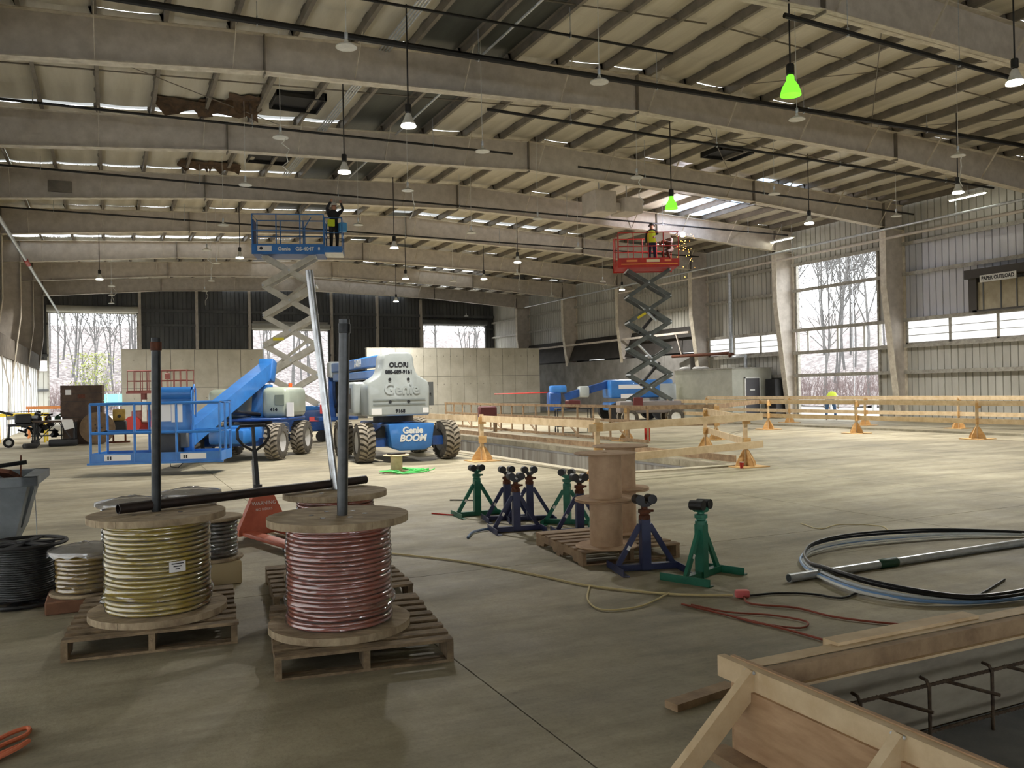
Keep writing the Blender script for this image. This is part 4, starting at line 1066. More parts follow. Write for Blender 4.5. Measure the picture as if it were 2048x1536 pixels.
# ------------------------------------------------------------------ wheels
def wheel(t, name, p, ax, r, w, m=RUB, hub=WHITE, lug=22):
    ax = Vector(ax).normalized(); q = ax.to_track_quat('Z','Y').to_matrix().to_4x4(); q.translation = p
    prof = [(r*.55,-w/2),(r*.80,-w/2),(r*.93,-w*.44),(r*.95,-w*.3),(r*.95,w*.3),(r*.93,w*.44),(r*.80,w/2),(r*.55,w/2)]
    o = B().lathe(prof, 30, q, closed=True).build(name, mat('tyre_carcass',(92,86,76),.9,0,(60,56,50),8), t)
    b = B()
    for k in range(lug):
        for s in (-1, 1):
            a0 = 2*math.pi*(k+(.0 if s < 0 else .5))/lug; a1 = a0+2*math.pi/lug*.55
            P = []
            for (aa, zz) in ((a0, 0), (a1, 0), (a1-.16, s*w*.28), (a1-.20, s*w*.48), (a0-.20, s*w*.48), (a0-.16, s*w*.28)): P.append((aa, zz))
            vs = [(r*.94*math.cos(a), r*.94*math.sin(a), z) for a, z in P] + [(r*(1.0 if abs(z) < w*.4 else .965)*math.cos(a), r*(1.0 if abs(z) < w*.4 else .965)*math.sin(a), z) for a, z in P]
            b.add(vs, [(6,7,8,11),(8,9,10,11),(0,1,7,6),(1,2,8,7),(2,3,9,8),(3,4,10,9),(4,5,11,10),(5,0,6,11)], False, 0, q)
    b.build('tread_lug', m, o)
    B().lathe([(.001,-w*.30),(r*.3,-w*.32),(r*.5,-w*.42),(r*.56,-w*.45),(r*.56,w*.45),(r*.5,w*.42),(r*.3,w*.32),(.001,w*.30)], 24, q).build('wheel_hub', hub, o)
    return o

# ------------------------------------------------------------------ grey boom lift seen from behind
t = T('boom_lift', 'articulating boom lift with a large grey counterweight facing the camera', 'boom lift', (6.37, 20.5, 0), R(-3))
HUB = mat('wheel_grey',(176,174,170),.5)
for (x,y,st) in ((-1.0,-1.15,0),(1.0,-1.15,8),(-1.0,1.25,0),(1.0,1.25,0)):
    wheel(t, 'wheel', (x,y,.47), (math.cos(R(st)), math.sin(R(st)), 0), .47, .38, hub=HUB)
B().rbox((0,.0,.72),(1.05,3.0,.36),.06,2).build('chassis', BLUE_D, t)
B().rbox((0,0,0),(1,1,1),.03,2,0,None,[(-.55,.90),(.55,.90),(.48,.36),(.30,.28),(-.30,.28),(-.48,.36)],'y',(-1.72,-1.25)).build('axle_box', BLUE, t)
B().bar((-.9,-1.2,.47),(.9,-1.2,.47),.22,.22).build('axle', BLUE_D, t); B().bar((-.9,1.25,.47),(.9,1.25,.47),.22,.22).build('axle', BLUE_D, t)
B().prism([(.50,.85),(.86,.62),(.86,.42),(.5,.36)], -1.3,-1.0,'y').prism([(-.5,.36),(-.86,.42),(-.86,.62),(-.5,.85)], -1.3,-1.0,'y').build('steer_arm', BLACK, t)
B().cyl((0,0,.88),(0,0,1.06),.5,n=28).build('turntable', BLACK, t)
hump = [(-.73,1.08),(.73,1.08),(.74,1.75),(.70,1.88),(.58,1.95),(.46,2.02),(.40,2.12),(.37,2.25),(.36,2.42),(.32,2.52),(.22,2.56),(-.22,2.56),(-.32,2.52),(-.36,2.42),(-.37,2.25),(-.40,2.12),(-.46,2.02),(-.58,1.95),(-.70,1.88),(-.74,1.75)]
B().rbox((0,0,0),(1,1,1),.05,3,0,None,hump,'y',(-1.55,-.75)).build('counterweight', LGREY, t)
B().box(-.62,-1.565,1.44,.62,-1.54,1.47).box(-.62,-1.565,1.34,.62,-1.54,1.37).build('groove', mat('groove_grey',(120,126,124),.4), t)
for s in (-1,1):
    for z in (1.93, 1.41): B().cyl((s*.22,-1.575,z),(s*.22,-1.53,z),.035,n=14).build('bolt', BLACK, t)
B().rbox((-.70,.0,1.5),(.45,1.6,.78),.07,3).build('engine_cover', LGREY, t); B().rbox((.66,.1,1.45),(.40,1.5,.70),.07,3).build('tank_cover', LGREY, t)
B().box(-.935,-.55,1.25,-.92,-.25,1.75).build('cover_grille', mat('grille_grey',(110,104,98),.7), t)
B().box(-.94,-.5,1.6,-.92,-.1,1.72).build('cover_decal', mat('decal_dim',(126,138,152),.5), t)
B().rbox((.0,.35,1.35),(.7,1.6,.55),.04,1).build('turret_frame', BLUE_D, t)
ctl = B().box(.76,-1.25,1.3,.92,-1.0,1.86).build('control_box', mat('panel_grey',(86,88,86),.6), t)
B().cyl((.84,-1.27,1.58),(.84,-1.24,1.58),.02,n=10).build('switch', BLACK, ctl)
# stacked booms running away over the chassis
for (z0,z1,y0,y1,nm,m) in ((2.26,2.54,-1.0,5.7,'upper_boom',BLUE),(1.98,2.2,-.9,5.2,'lower_boom',BLUE)):
    B().rbox((-.14,(y0+y1)/2,(z0+z1)/2),(.30,y1-y0,z1-z0),.03,1).build(nm, m, t)
B().rbox((-.14,5.65,2.35),(.42,.5,.5),.04,1).build('boom_knuckle', LGREY, t)
B().rbox((-.24,5.7,1.5),(.2,.28,1.5),.03,1).build('riser_link', BLUE_D, t); B().rbox((.06,5.7,1.5),(.12,.24,1.4),.03,1).build('riser_link', BLACK, t)
B().cyl((-.14,4.2,1.95),(-.14,5.6,1.2),.05,n=10).build('lift_cylinder', BLACK, t)
B().box(-.7,5.4,.8,.5,6.2,.9).build('jib_platform', BLUE_D, t)
text('Z-60/34', 'boom_model', .26, Matrix.Translation((-.295,1.6,2.40)) @ Matrix.Rotation(-math.pi/2,4,'Z') @ Matrix.Rotation(math.pi/2,4,'X'), WHITE, t, bold=.004)
INK = mat('black_ink',(20,22,30),.6)
text('OLORI', 'owner_lettering', .155, facing((.0,-1.556,2.26)), INK, t, .004, bold=.006)
text('888-689-9161', 'owner_lettering', .115, facing((.0,-1.556,2.10)), INK, t, .004, bold=.005)
text('Genie', 'moulded_logo', .35, facing((.06,-1.556,1.70)), LGREY, t, .014, bold=.008)
text('9168', 'fleet_number', .115, facing((.02,-1.556,1.19)), INK, t, .004, bold=.004)
text('Genie', 'axle_logo', .20, facing((.02,-1.726,.74)), WHITE, t, .004, bold=.008); text('BOOM', 'axle_logo', .21, facing((.02,-1.726,.56)), WHITE, t, .004, shear=.2, bold=.01)
for ch in t.children:
    if ch.name.split('.')[0] in ('counterweight','groove','bolt','engine_cover','tank_cover','cover_grille','cover_decal','turret_frame','control_box','upper_boom','lower_boom','boom_knuckle','riser_link','lift_cylinder','jib_platform','boom_model','owner_lettering','moulded_logo','fleet_number'): ch.location.x -= .24
B().box(-.90,-1.56,1.12,-.66,-1.548,1.26).build('safety_decal', PAPER, t); B().box(.32,-1.56,1.14,.46,-1.548,1.26).build('safety_decal', PAPER, t)

# ------------------------------------------------------------------ blue boom lift with the low basket
fwd = Vector((-.5,-.866,0)); rzL = math.atan2(-.866,-.5)+math.pi/2     # local -Y is forward
t = T('boom_lift', 'blue boom lift with its basket lowered to the floor', 'boom lift', (3.35, 22.97, 0), R(-30))
for (x,y) in ((-.96,-.96),(.96,-.96),(-.96,.96),(.96,.96)): wheel(t, 'wheel', (x,y,.46), (1,0,0), .46, .36, hub=HUB)
B().rbox((0,0,.66),(1.1,2.5,.42),.08,2).build('chassis', BLUE, t)
B().rbox((0,-1.45,.62),(.9,.6,.36),.08,2).build('chassis_nose', BLUE, t)
B().bar((-.85,-.96,.46),(.85,-.96,.46),.2,.2).build('axle', BLUE_D, t); B().bar((-.85,.96,.46),(.85,.96,.46),.2,.2).build('axle', BLUE_D, t)
B().cyl((0,0,.86),(0,0,1.0),.48,n=24).build('turntable', BLACK, t)
B().rbox((0,.1,1.0),(2.1,1.9,.07),.02,1).build('turret_deck', BLUE_D, t)
cov = [(-.62,1.02),(.62,1.02),(.66,1.25),(.62,1.62),(.48,1.80),(-.40,1.84),(-.60,1.70),(-.66,1.3)]
c = B().rbox((.72,.35,1.42),(.72,1.5,.80),.16,4).build('engine_cover', LGREEN, t)
B().box(.74,-.415,1.36,.98,-.395,1.62).build('vent_grille', mat('vent_green',(116,124,110),.6), t)
B().rbox((-.72,.35,1.40),(.70,1.5,.78),.16,4).build('tank_cover', LGREEN, t)
text('414', 'fleet_number', .13, facing((.70,-.405,1.24)), INK, t, .004, bold=.004)
B().cyl((.9,.3,1.82),(.9,.3,1.92),.05,n=12).build('beacon', mat('beacon_orange',(232,96,30),.4), t); B().cyl((-.4,.8,1.8),(-.4,.8,1.92),.05,n=12).build('beacon', mat('beacon_orange',(232,96,30),.4), t)
B().box(1.05,-.43,1.06,1.22,-.38,1.42).build('warning_decal', PAPER, t)
B().prism([(-.26,1.0),(.26,1.0),(.2,1.9),(-.2,1.9)], .5,.9,'y').build('boom_mast', BLUE, t)
# boom from the turret's rear top down to the front
a, e = Vector((.02,.95,2.30)), Vector((-.12,-3.55,.74))
B().bar(a, e, .34, .40, (0,0,1)).build('main_boom', BLUE, t)
m1 = a.lerp(e, .02); B().rbox(tuple(a+Vector((0,.02,-.02))),(.42,.34,.62),.05,2,0,(R(-19),0,0)).build('boom_end', BLUE, t)
B().cyl(tuple(a.lerp(e,.55)+Vector((0,0,-.2))),(0,.4,1.1),.06,n=12).build('lift_cylinder', BLACK, t)
B().bar(e+Vector((0,.2,-.05)), (-.2,-4.0,.5), .26, .3).build('jib', BLUE_D, t)
B().rbox((-.2,-4.0,.55),(.4,.35,.6),.04,2).build('platform_rotator', BLACK, t)
# basket as part of the lift, in world-aligned coordinates
inv = (Matrix.Translation((3.35,22.97,0)) @ Matrix.Rotation(R(-30),4,'Z')).inverted()
bk = T('work_basket', None, None); bk.parent = t
bk.matrix_local = inv @ Matrix.Translation((.98, 19.55, .28)) @ Matrix.Rotation(R(-20), 4, 'Z')
w2, d2 = 1.30, .46
def tubes(lst, r, m, name='rail', parent=None): 
    for pts in lst: B().tube(pts, r, 8).build(name, m, parent)
B().box(-w2,-d2,.0,w2,d2,.03).build('basket_floor', BLUE, bk)
B().box(-w2,-d2-.02,.0,w2,-d2,.20).box(-w2,d2,.0,w2,d2+.02,.20).box(-w2-.02,-d2,.0,-w2,d2,.20).box(w2,-d2,.0,w2+.02,d2,.20).build('toe_board', BLUE, bk)
for z in (1.22, .62): B().tube([(-w2,-d2,z),(w2,-d2,z),(w2,d2,z),(-w2,d2,z)], .03, 8, closed=True).build('rail', BLUE, bk)
B().box(-w2-.06,-d2-.05,-.03,w2+.06,-d2+.02,.01).build('bumper_lip', BLUE, bk)
for (x,y) in ((-w2,-d2),(-.42,-d2),(.42,-d2),(w2,-d2),(-w2,d2),(-.42,d2),(.5,d2),(w2,d2),(-w2,0),(w2,0)): B().cyl((x,y,.0),(x,y,1.22),.027,n=8).build('stanchion', BLUE, bk)
B().rbox((.15,.30,.75),(.82,.2,1.5),.05,2).build('control_tower', BLUE, bk)
B().lathe([(.14,-.40),(.14,.40)], 20, Matrix.Translation((.15,.27,1.42)) @ Matrix.Rotation(math.pi/2,4,'Y')).build('control_hood', BLUE, bk)
B().tube([(.55,.2,.6),(.6,.16,1.5),(.58,.3,1.6),(.58,.42,1.5),(.58,.42,.9)], .018, 8).build('hood_guard', BLUE, bk)
B().box(-.22,.19,.82,.12,.197,1.22).box(.13,.19,.80,.36,.197,1.2).build('placard', PAPER, bk)
B().rbox((.35,.12,.42),(.3,.16,.34),.02,1).build('foot_box', mat('panel_grey',(86,88,86),.6), bk)
for xa, xb_ in ((-w2+.28,-.5),(.5,w2-.28)):
    dc = B().box(xa,-d2-.028,.05,xb_,-d2-.02,.17).build('basket_decal', PAPER, bk)
    for q_ in (.06,.11): B().box(xa+q_,-d2-.031,.07,xa+q_+.03,-d2-.027,.14).build('decal_print', INK, dc)
B().tube([(.2,-.2,-.0),(.25,-.3,-.12),(.4,-.3,-.14),(.5,-.2,-.02)], .008, 5).build('hose_loop', BLACK, bk)

# ------------------------------------------------------------------ scissor lifts
def arms(t, n, w, z0, sh, yoff, aw, m, bolt=GALV):
    for i in range(n):
        za, zb = z0+i*sh, z0+(i+1)*sh
        for s in (-1, 1):
            for (x0, x1, dy) in ((-w/2, w/2, 0), (w/2, -w/2, .07)):
                B().bar((x0, s*(yoff-dy), za), (x1, s*(yoff-dy), zb), .06, aw, (0,0,1)).build('scissor_arm', m, t)
        for (x, z) in ((-w/2, za), (w/2, za), (0, (za+zb)/2)): B().cyl((x,-yoff-.05,z),(x,yoff+.05,z),.035,n=8).build('pivot_pin', bolt, t)
    for x in (-w/2, w/2): B().cyl((x,-yoff-.05,z0+n*sh),(x,yoff+.05,z0+n*sh),.035,n=8).build('pivot_pin', bolt, t)
def guard(t, x0, x1, y0, y1, z0, h, m, nx=3):
    for z in (h, h*.55): B().tube([(x0,y0,z0+z),(x1,y0,z0+z),(x1,y1,z0+z),(x0,y1,z0+z)], .022, 8, closed=True).build('guard_rail', m, t)
    for i in range(nx+1):
        x = x0+(x1-x0)*i/nx
        for y in (y0, y1): B().cyl((x,y,z0),(x,y,z0+h),.02,n=8).build('guard_post', m, t)
    B().box(x0,y0-.01,z0,x1,y0+.01,z0+.16).box(x0,y1-.01,z0,x1,y1+.01,z0+.16).box(x0-.01,y0,z0,x0+.01,y1,z0+.16).box(x1-.01,y0,z0,x1+.01,y1,z0+.16).build('toe_board', m, t)
t = T('scissor_lift', 'blue scissor lift raised high on pale arms', 'scissor lift', (5.58, 29.35, 0), R(-17))
B().rbox((.1,0,.72),(2.35,1.1,.72),.06,2).build('base_body', BLUE_D, t)
B().rbox((.1,0,1.12),(2.3,.9,.18),.03,1).build('base_top', BLUE, t)
for (x,y) in ((-.8,-.5),(1.0,-.5),(-.8,.5),(1.0,.5)): B().cyl((x,y-.11,.2),(x,y+.11,.2),.2,n=20).build('wheel', RUB_D, t)
B().box(.95,-.575,.95,1.15,-.552,1.25).box(.6,-.575,.7,.9,-.552,.85).build('hazard_decal', mat('hazard_pink',(230,90,90),.6), t)
arms(t, 5, 1.72, 1.25, 1.01, .36, .18, ARMC)
B().rbox((0,-.15,3.0),(.10,.10,1.4),.01,1,0,(0,R(52),0)).build('lift_cylinder', ARMC, t); B().rbox((0,.1,5.0),(.10,.10,1.4),.01,1,0,(0,R(52),0)).build('lift_cylinder', ARMC, t)
B().box(-.55,-.42,3.43,-.2,-.40,3.53, M=Matrix.Identity(4)).build('yellow_decal', mat('decal_yellow',(222,206,40),.6), t)
zp = 6.42
B().box(-1.15,-.58,zp-.12,1.18,.58,zp).build('platform_deck', BLUE_D, t); B().box(1.18,-.54,zp-.06,1.78,.54,zp+.02).build('extension_deck', WHITE, t)
B().box(-1.17,-.60,zp-.12,1.2,-.56,zp+.22).build('side_panel', BLUE, t); B().box(-1.17,.56,zp-.12,1.2,.6,zp+.2).build('side_panel', BLUE, t)
B().box(1.2,-.58,zp-.05,1.78,-.55,zp+.14).build('extension_panel', BLUE, t)
guard(t, -1.15, 1.18, -.56, .56, zp, 1.22, BLUE, 3); guard(t, 1.2, 1.78, -.53, .53, zp, 1.12, BLUE, 1)
B().tube([(.55,-.5,zp+.2),(.55,-.45,zp+.8),(.75,-.4,zp+1.15)], .02, 8).build('entry_bar', BLUE, t)
B().box(-1.17,-.3,zp,-1.14,.3,zp+1.1).build('end_gate', BLUE_D, t)
B().box(-.98,-.608,zp-.02,-.52,-.60,zp+.16).build('owner_plate', PAPER, t); B().cyl((-.86,-.614,zp+.07),(-.86,-.607,zp+.07),.055,n=14).build('plate_logo', INK, t)
text('Genie', 'platform_logo', .17, facing((-.12,-.604,zp+.05)), WHITE, t, .004, bold=.006); text('GS-4047', 'platform_model', .17, facing((.55,-.604,zp+.05)), WHITE, t, .004, bold=.006); text('8', 'platform_model', .14, facing((1.02,-.604,zp+.06)), WHITE, t, .004, bold=.006)

t = T('scissor_lift', 'tall scissor lift with a red platform on dark arms', 'scissor lift', (20.7, 30.2, 0), R(-25))
B().rbox((0,0,.78),(2.7,1.4,.5),.06,2).build('base_body', mat('base_orange_grey',(120,112,108),.6), t)
for (x,y) in ((-.95,-.75),(.95,-.75),(-.95,.75),(.95,.75)): wheel(t, 'wheel', (x,y,.36), (0,1,0), .36, .26, RUB, WHITE, 14)
B().rbox((-.6,-.72,.95),(.4,.1,.5),.02,1).build('side_box', mat('maroon',(96,32,30),.6), t)
arms(t, 5, 1.78, 1.05, 1.10, .52, .15, ARMD)
for i, z in enumerate((1.9, 4.1)): B().cyl((-.4,0,z-.2),(.45,0,z+.0+.75 if i else z+.75),.07,n=10).build('lift_cylinder', BLACK, t); 
for z in (2.6, 4.4): B().cyl((-.55,-.3,z+.9),(.3,-.3,z),.05,n=10).build('cylinder_rod', GALV, t)
B().cbox((-.35,-.57,4.62),(.4,.012,.1),0,(0,R(-30),0)).build('yellow_decal', mat('decal_yellow',(222,206,40),.6), t)
zp = 6.80
B().box(-1.3,-.8,zp-.16,1.2,.8,zp).build('platform_deck', RED, t); B().box(-1.33,-.84,zp-.2,.8,-.8,zp+.2).box(.8,-.84,zp-.14,1.22,-.8,zp+.14).build('side_panel', RED, t); B().box(-1.33,.8,zp-.2,1.22,.84,zp+.2).build('side_panel', RED, t)
B().box(-1.2,-.852,zp-.08,1.15,-.84,zp-.04).build('panel_stripe', mat('stripe_yellow',(232,150,60),.5), t)
B().box(-.15,-.852,zp+.02,.4,-.84,zp+.13).build('owner_plate', mat('cream_plate',(230,216,180),.6), t)
for (x, wd) in ((-.75,.45),(.75,.28)): B().box(x-wd/2,-.852,zp+.04,x+wd/2,-.84,zp+.12).build('brand_plate', mat('orange_plate',(232,150,90),.6), t)
guard(t, -1.3, 1.2, -.8, .8, zp, 1.26, RED, 4)
B().box(-1.32,-.8,zp,-1.29,-.6,zp+1.2).box(-1.32,.2,zp,-1.29,.4,zp+1.2).build('entry_gate', RED, t)
tag(B().cbox((20.95,29.35,7.9),(.62,.06,.28),0,(0,R(-18),R(-25))).build('white_box', PAPER), 'white board hung on the red platform rail', 'board')

# blue boom lift parked behind the red scissor lift
t = T('boom_lift', 'blue boom lift parked beyond the red scissor lift base', 'boom lift', (23.4, 35.5, 0), R(-15))
for (x,y) in ((-1.1,-.9),(1.1,-.9),(-1.1,.9),(1.1,.9)): B().cyl((x-.0,y-.17,.45),(x,y+.17,.45),.45,n=22).build('wheel', RUB_D, t)
B().rbox((0,0,.7),(2.8,1.5,.4),.06,2).build('chassis', BLUE, t)
B().rbox((.2,0,1.55),(3.2,1.5,.9),.12,2).build('turret_cover', BLUE, t); B().rbox((1.5,0,1.3),(.9,1.6,1.0),.12,2).build('counterweight', LGREY, t)
B().box(-1.0,-.77,1.55,.2,-.755,1.75).build('side_decal', PAPER, t); B().box(-.9,-.77,1.1,-.2,-.755,1.3).build('side_decal', PAPER, t)
B().bar((-1.3,0,1.8),(-3.6,-.2,1.2),.34,.34).build('main_boom', BLUE_D, t); B().rbox((-2.6,-.1,1.45),(.5,.6,.55),.1,2).build('boom_knuckle', LGREY, t)
B().rbox((-3.9,-.2,1.6),(.8,.5,.35),.08,2).build('jib_head', BLUE, t); B().rbox((-4.1,-.2,1.0),(.6,.6,.9),.05,1).build('jib_base', BLUE_D, t)
B().tube([(-4.4,-.2,1.45),(-7.0,-.1,1.42)], .03, 6).build('basket_rail', RED, t)

# faded red lift with a cage, far left
t = T('cage_lift', 'faded red lift with a mesh cage before the left concrete wall', 'lift', (2.1, 42.5, 0), R(-25))
for z in (1.9,2.35,2.82): B().tube([(-1.35,-.45,z),(1.35,-.45,z),(1.35,.45,z),(-1.35,.45,z)], .03, 6, closed=True).build('cage_rail', PINKR, t)
for i in range(10):
    x = -1.35+.3*i
    for y in (-.45,.45): B().cyl((x,y,1.85),(x,y,2.82),.018,n=6).build('cage_bar', PINKR, t)
B().box(-1.4,-.5,1.78,1.4,.5,1.88).build('cage_floor', PINKR, t)
B().box(-.9,-.1,.4,-.7,.1,1.8).box(-.3,-.1,.4,-.1,.1,1.8).build('mast', PINKR, t); B().rbox((-.5,0,.7),(1.4,1.0,.6),.05,1).build('base_body', PINKR, t); B().box(-.66,-.56,.5,-.46,-.5,1.5).build('white_panel', WHITE, t)
for (x,y) in ((-1.1,-.5),(.1,-.5),(-1.1,.5),(.1,.5)): B().cyl((x,y-.1,.38),(x,y+.1,.38),.38,n=18).build('wheel', mat('wheel_red',(176,52,48),.6), t)
B().rbox((.5,-.5,2.55),(.24,.08,.28),.02,1).build('control_box', PINKR, t)

# ------------------------------------------------------------------ guardrails
def gpost(t, x, y, rz=0, h=1.08, base=True):
    M = Matrix.Translation((x,y,0)) @ Matrix.Rotation(R(rz),4,'Z')
    B().box(-.33,-.33,.002,.33,.33,.02, M=M).build('base_plate', PLY2, t)
    for k in range(4):
        m4 = M @ Matrix.Rotation(R(90*k),4,'Z')
        B().prism([(.03,.02),(.26,.02),(.24,.10),(.07,.34),(.03,.34)], -.009,.009,'y', M=m4).build('gusset', PLY2, t)
    B().box(-.045,-.02,.02,.045,.02,h, M=M).build('post', PINE, t)
    for z in (h-.22, .42): B().box(-.09,-.06,z,.09,-.022,z+.16, M=M).build('cleat', PLY2, t)
def plank(t, p0, p1, w=.14, m=PINE): B().bar(p0, p1, .038, w).build('plank', m, t)
def run(label, posts, spans, m=PINE, rz=0):
    t = T('guardrail', label, 'guardrail')
    for p in posts: gpost(t, p[0], p[1], rz)
    for (a, b_, zs) in spans:
        for z in zs: plank(t, (a[0],a[1],z[0]), (b_[0],b_[1],z[1]), m=m)
    return t
run('pine guardrail along the left edge of the floor pit', [(7.74,18.1),(7.9,13.2)], [((7.74,18.14),(7.9,13.24),((.98,.98),)),((7.7,18.3),(7.7,26),((.98,.95),))])
run('pine guardrail across the near end of the floor pit', [(11.5,13.45),(13.6,17.4)], [((7.7,13.15),(11.9,13.4),((.92,1.0),(.34,.44))),((11.4,13.4),(13.8,17.6),((.98,.98),(.52,.5)))])
run('dark pine guardrail beyond the far side of the pit', [(14.2,22.0),(16.5,20.6)], [((14.2,22.0),(16.5,20.6),((1.0,1.0),(.5,.5))),((16.5,20.6),(21.6,24.5),((1.0,1.0),(.5,.5)))], PINE_O)
run('pine guardrail along the near side of the long trench', [(21.8,15.9),(21.75,20.1),(21.6,24.0),(21.5,30.0)], [((21.9,12.0),(21.8,15.9),((1.0,1.0),(.5,.5))),((21.85,15.9),(21.8,20.1),((1.0,1.0),(.5,.5))),((21.8,20.1),(21.65,24.0),((1.0,1.0),(.5,.5))),((21.65,24.0),(21.5,30.0),((1.0,1.0),(.5,.5)))])
run('pine guardrail along the wall side of the long trench', [(26.2,19.8),(26.0,23.6),(26.0,27.6),(25.9,33)], [((26.3,12.5),(26.2,19.8),((1.05,1.05),(.5,.5))),((26.2,19.8),(26.0,27.6),((1.05,1.05),(.5,.5))),((26.0,27.6),(25.9,33),((1.05,1.05),(.5,.5)))])
t = T('ladder_railing', 'long dark timber railing with pickets and diagonals behind the pit', 'railing', (14.0, 0, 0))
y0, y1 = 20.6, 37.0
for z in (1.05, .62, .06): B().box(-.02, y0, z-.045, .02, y1, z+.045).build('rail', PINE_O, t)
n = int((y1-y0)/1.0)
for i in range(n+1):
    y = y0+(y1-y0)*i/n; B().box(.022,y-.035,.0,.06,y+.035,1.09).build('picket', PINE_O, t)
    if i % 3 == 2: B().bar((.08,y-1.0,.06),(.08,y,.62),.03,.07,(1,0,0)).build('diagonal', PINE_O, t)
# loose planks
tag(B().bar((11.62,13.9,.12),(11.62,31.5,.12),.038,.14).build('edge_plank', PINE_O), 'long low plank along the far edge of the floor pit', 'plank')
t = T('drink_cup', 'red drink cup beside the near guardrail post', 'cup', (11.18, 13.2, 0))
B().lathe([(.001,0),(.03,0),(.042,.12),(.038,.12),(.028,.008),(.001,.008)], 16).build('cup_body', RED, t); B().lathe([(.043,.12),(.045,.13),(.001,.135)], 16).build('lid', WHITE, t)
t = T('fire_extinguisher', 'red fire extinguisher standing behind the pit', 'extinguisher', (14.7, 21.6, 0))
B().lathe([(.001,0),(.085,0),(.09,.02),(.09,.42),(.07,.50),(.03,.54),(.001,.54)], 18).build('cylinder', RED, t); B().box(-.02,-.06,.54,.02,.06,.6).build('handle', BLACK, t)
t = T('rolling_cart', 'dark rolling tool cart behind the timber railing', 'cart', (15.5, 27.6, 0), R(-20))
B().box(-.65,-.35,.22,.65,.35,.27).build('lower_shelf', BLACK, t); B().box(-.65,-.35,.85,.65,.35,.9).build('upper_shelf', BLACK, t)
for (x,y) in ((-.62,-.32),(.62,-.32),(-.62,.32),(.62,.32)):
    B().cyl((x,y,.15),(x,y,.9),.02,n=8).build('leg', BLACK, t); B().cyl((x-.02,y,.08),(x+.02,y,.08),.08,n=14).build('caster', RUB_D, t)
tag(B().rbox((15.5,27.6,1.05),(.5,.35,.3),.04,1).build('tool_case', mat('case_red',(96,34,34),.6)), 'dark red tool case on the rolling cart', 'tool case')
t = T('engine_unit', 'dark red engine on a stand behind the grey boom lift', 'machine', (13.3, 30.5, 0), R(-15))
B().rbox((0,0,.75),(.7,.5,.5),.06,1).build('engine_block', mat('engine_red',(92,36,36),.6), t)
for x in (-.3,.3): B().box(x-.04,-.25,0,x+.04,.25,.5).build('stand_leg', PINE_O, t)

# ------------------------------------------------------------------ people
def person(label, loc, rz, J, radii, cols, hat=None, vest=None, sc=1.0):
    # J: joint positions; bones with material index
    names = ['pelvis','chest','neck','head','headtop','lsh','lel','lwr','lha','rsh','rel','rwr','rha','lhip','lkn','lan','lto','rhip','rkn','ran','rto']
    edges_ = [('pelvis','chest',1),('chest','neck',1),('neck','head',2),('head','headtop',2),('chest','lsh',1),('lsh','lel',1),('lel','lwr',1),('lwr','lha',2),('chest','rsh',1),('rsh','rel',1),('rel','rwr',1),('rwr','rha',2),('pelvis','lhip',0),('lhip','lkn',0),('lkn','lan',0),('lan','lto',3),('pelvis','rhip',0),('rhip','rkn',0),('rkn','ran',0),('ran','rto',3)]
    rad = dict(pelvis=.15,chest=.17,neck=.06,head=.10,headtop=.085,lsh=.085,lel=.055,lwr=.042,lha=.045,rsh=.085,rel=.055,rwr=.042,rha=.045,lhip=.105,lkn=.07,lan=.055,lto=.05,rhip=.105,rkn=.07,ran=.055,rto=.05)
    me = bpy.data.meshes.new('sk'); idx = {n: i for i, n in enumerate(names)}
    me.from_pydata([J[n] for n in names], [(idx[a], idx[b]) for a, b, _ in edges_], [])
    o = bpy.data.objects.new('sk', me); COL.objects.link(o)
    md = o.modifiers.new('s', 'SKIN'); md.use_smooth_shade = True
    for n in names:
        v = me.skin_vertices[0].data[idx[n]]; v.radius = (rad[n], rad[n]*(.72 if n in ('chest','pelvis') else 1)); v.use_root = (n == 'pelvis')
    s2 = o.modifiers.new('u', 'SUBSURF'); s2.levels = 1; s2.render_levels = 1
    dg = bpy.context.evaluated_depsgraph_get(); m2 = bpy.data.meshes.new_from_object(o.evaluated_get(dg))
    bpy.data.objects.remove(o)
    m2.materials.clear()
    for c in cols: m2.materials.append(c)
    segs = [(Vector(J[a]), Vector(J[b]), k) for a, b, k in edges_]
    for p in m2.polygons:
        c = p.center; best = (9, 0)
        for a, b, k in segs:
            d = b-a; t_ = max(0, min(1, (c-a).dot(d)/d.length_squared)); q = (c-a-d*t_).length
            if q < best[0]: best = (q, k)
        p.material_index = best[1]; p.use_smooth = True
    t = T('person', label, 'person', loc, rz); t.scale = (sc,sc,sc)
    link('body', m2, t)
    H, HT = Vector(J['head']), Vector(J['headtop'])
    up = (HT-H).normalized(); 
    if hat: B().lathe([(.001,.125),(.06,.115),(.105,.06),(.118,0),(.15,-.005),(.15,-.015),(.11,-.015)], 16, Matrix.Translation(H+up*.06) @ up.to_track_quat('Z','Y').to_matrix().to_4x4()).build('hard_hat', hat, t)
    # nose and eyes
    fr = Vector((0,-1,0)); fr = (fr - up*fr.dot(up)).normalized(); sd = up.cross(fr)
    B().sph(H+fr*.105, .018, 6).build('nose', cols[2], t)
    B().sph(H+fr*.092+sd*.035+up*.025, .012, 6).sph(H+fr*.092-sd*.035+up*.025, .012, 6).build('eyes', BLACK, t)
    if vest:
        C0, P0 = Vector(J['chest']), Vector(J['pelvis']); ax = (C0-P0).normalized(); L = (C0-P0).length
        q = ax.to_track_quat('Z','Y').to_matrix().to_4x4(); q.translation = P0
        B().lathe([(.19,-.02),(.20,.1),(.215,L*.7),(.2,L+.06),(.12,L+.13)], 18, q @ Matrix.Diagonal((1.0,.8,1,1))).build('safety_vest', vest, t)
    return t
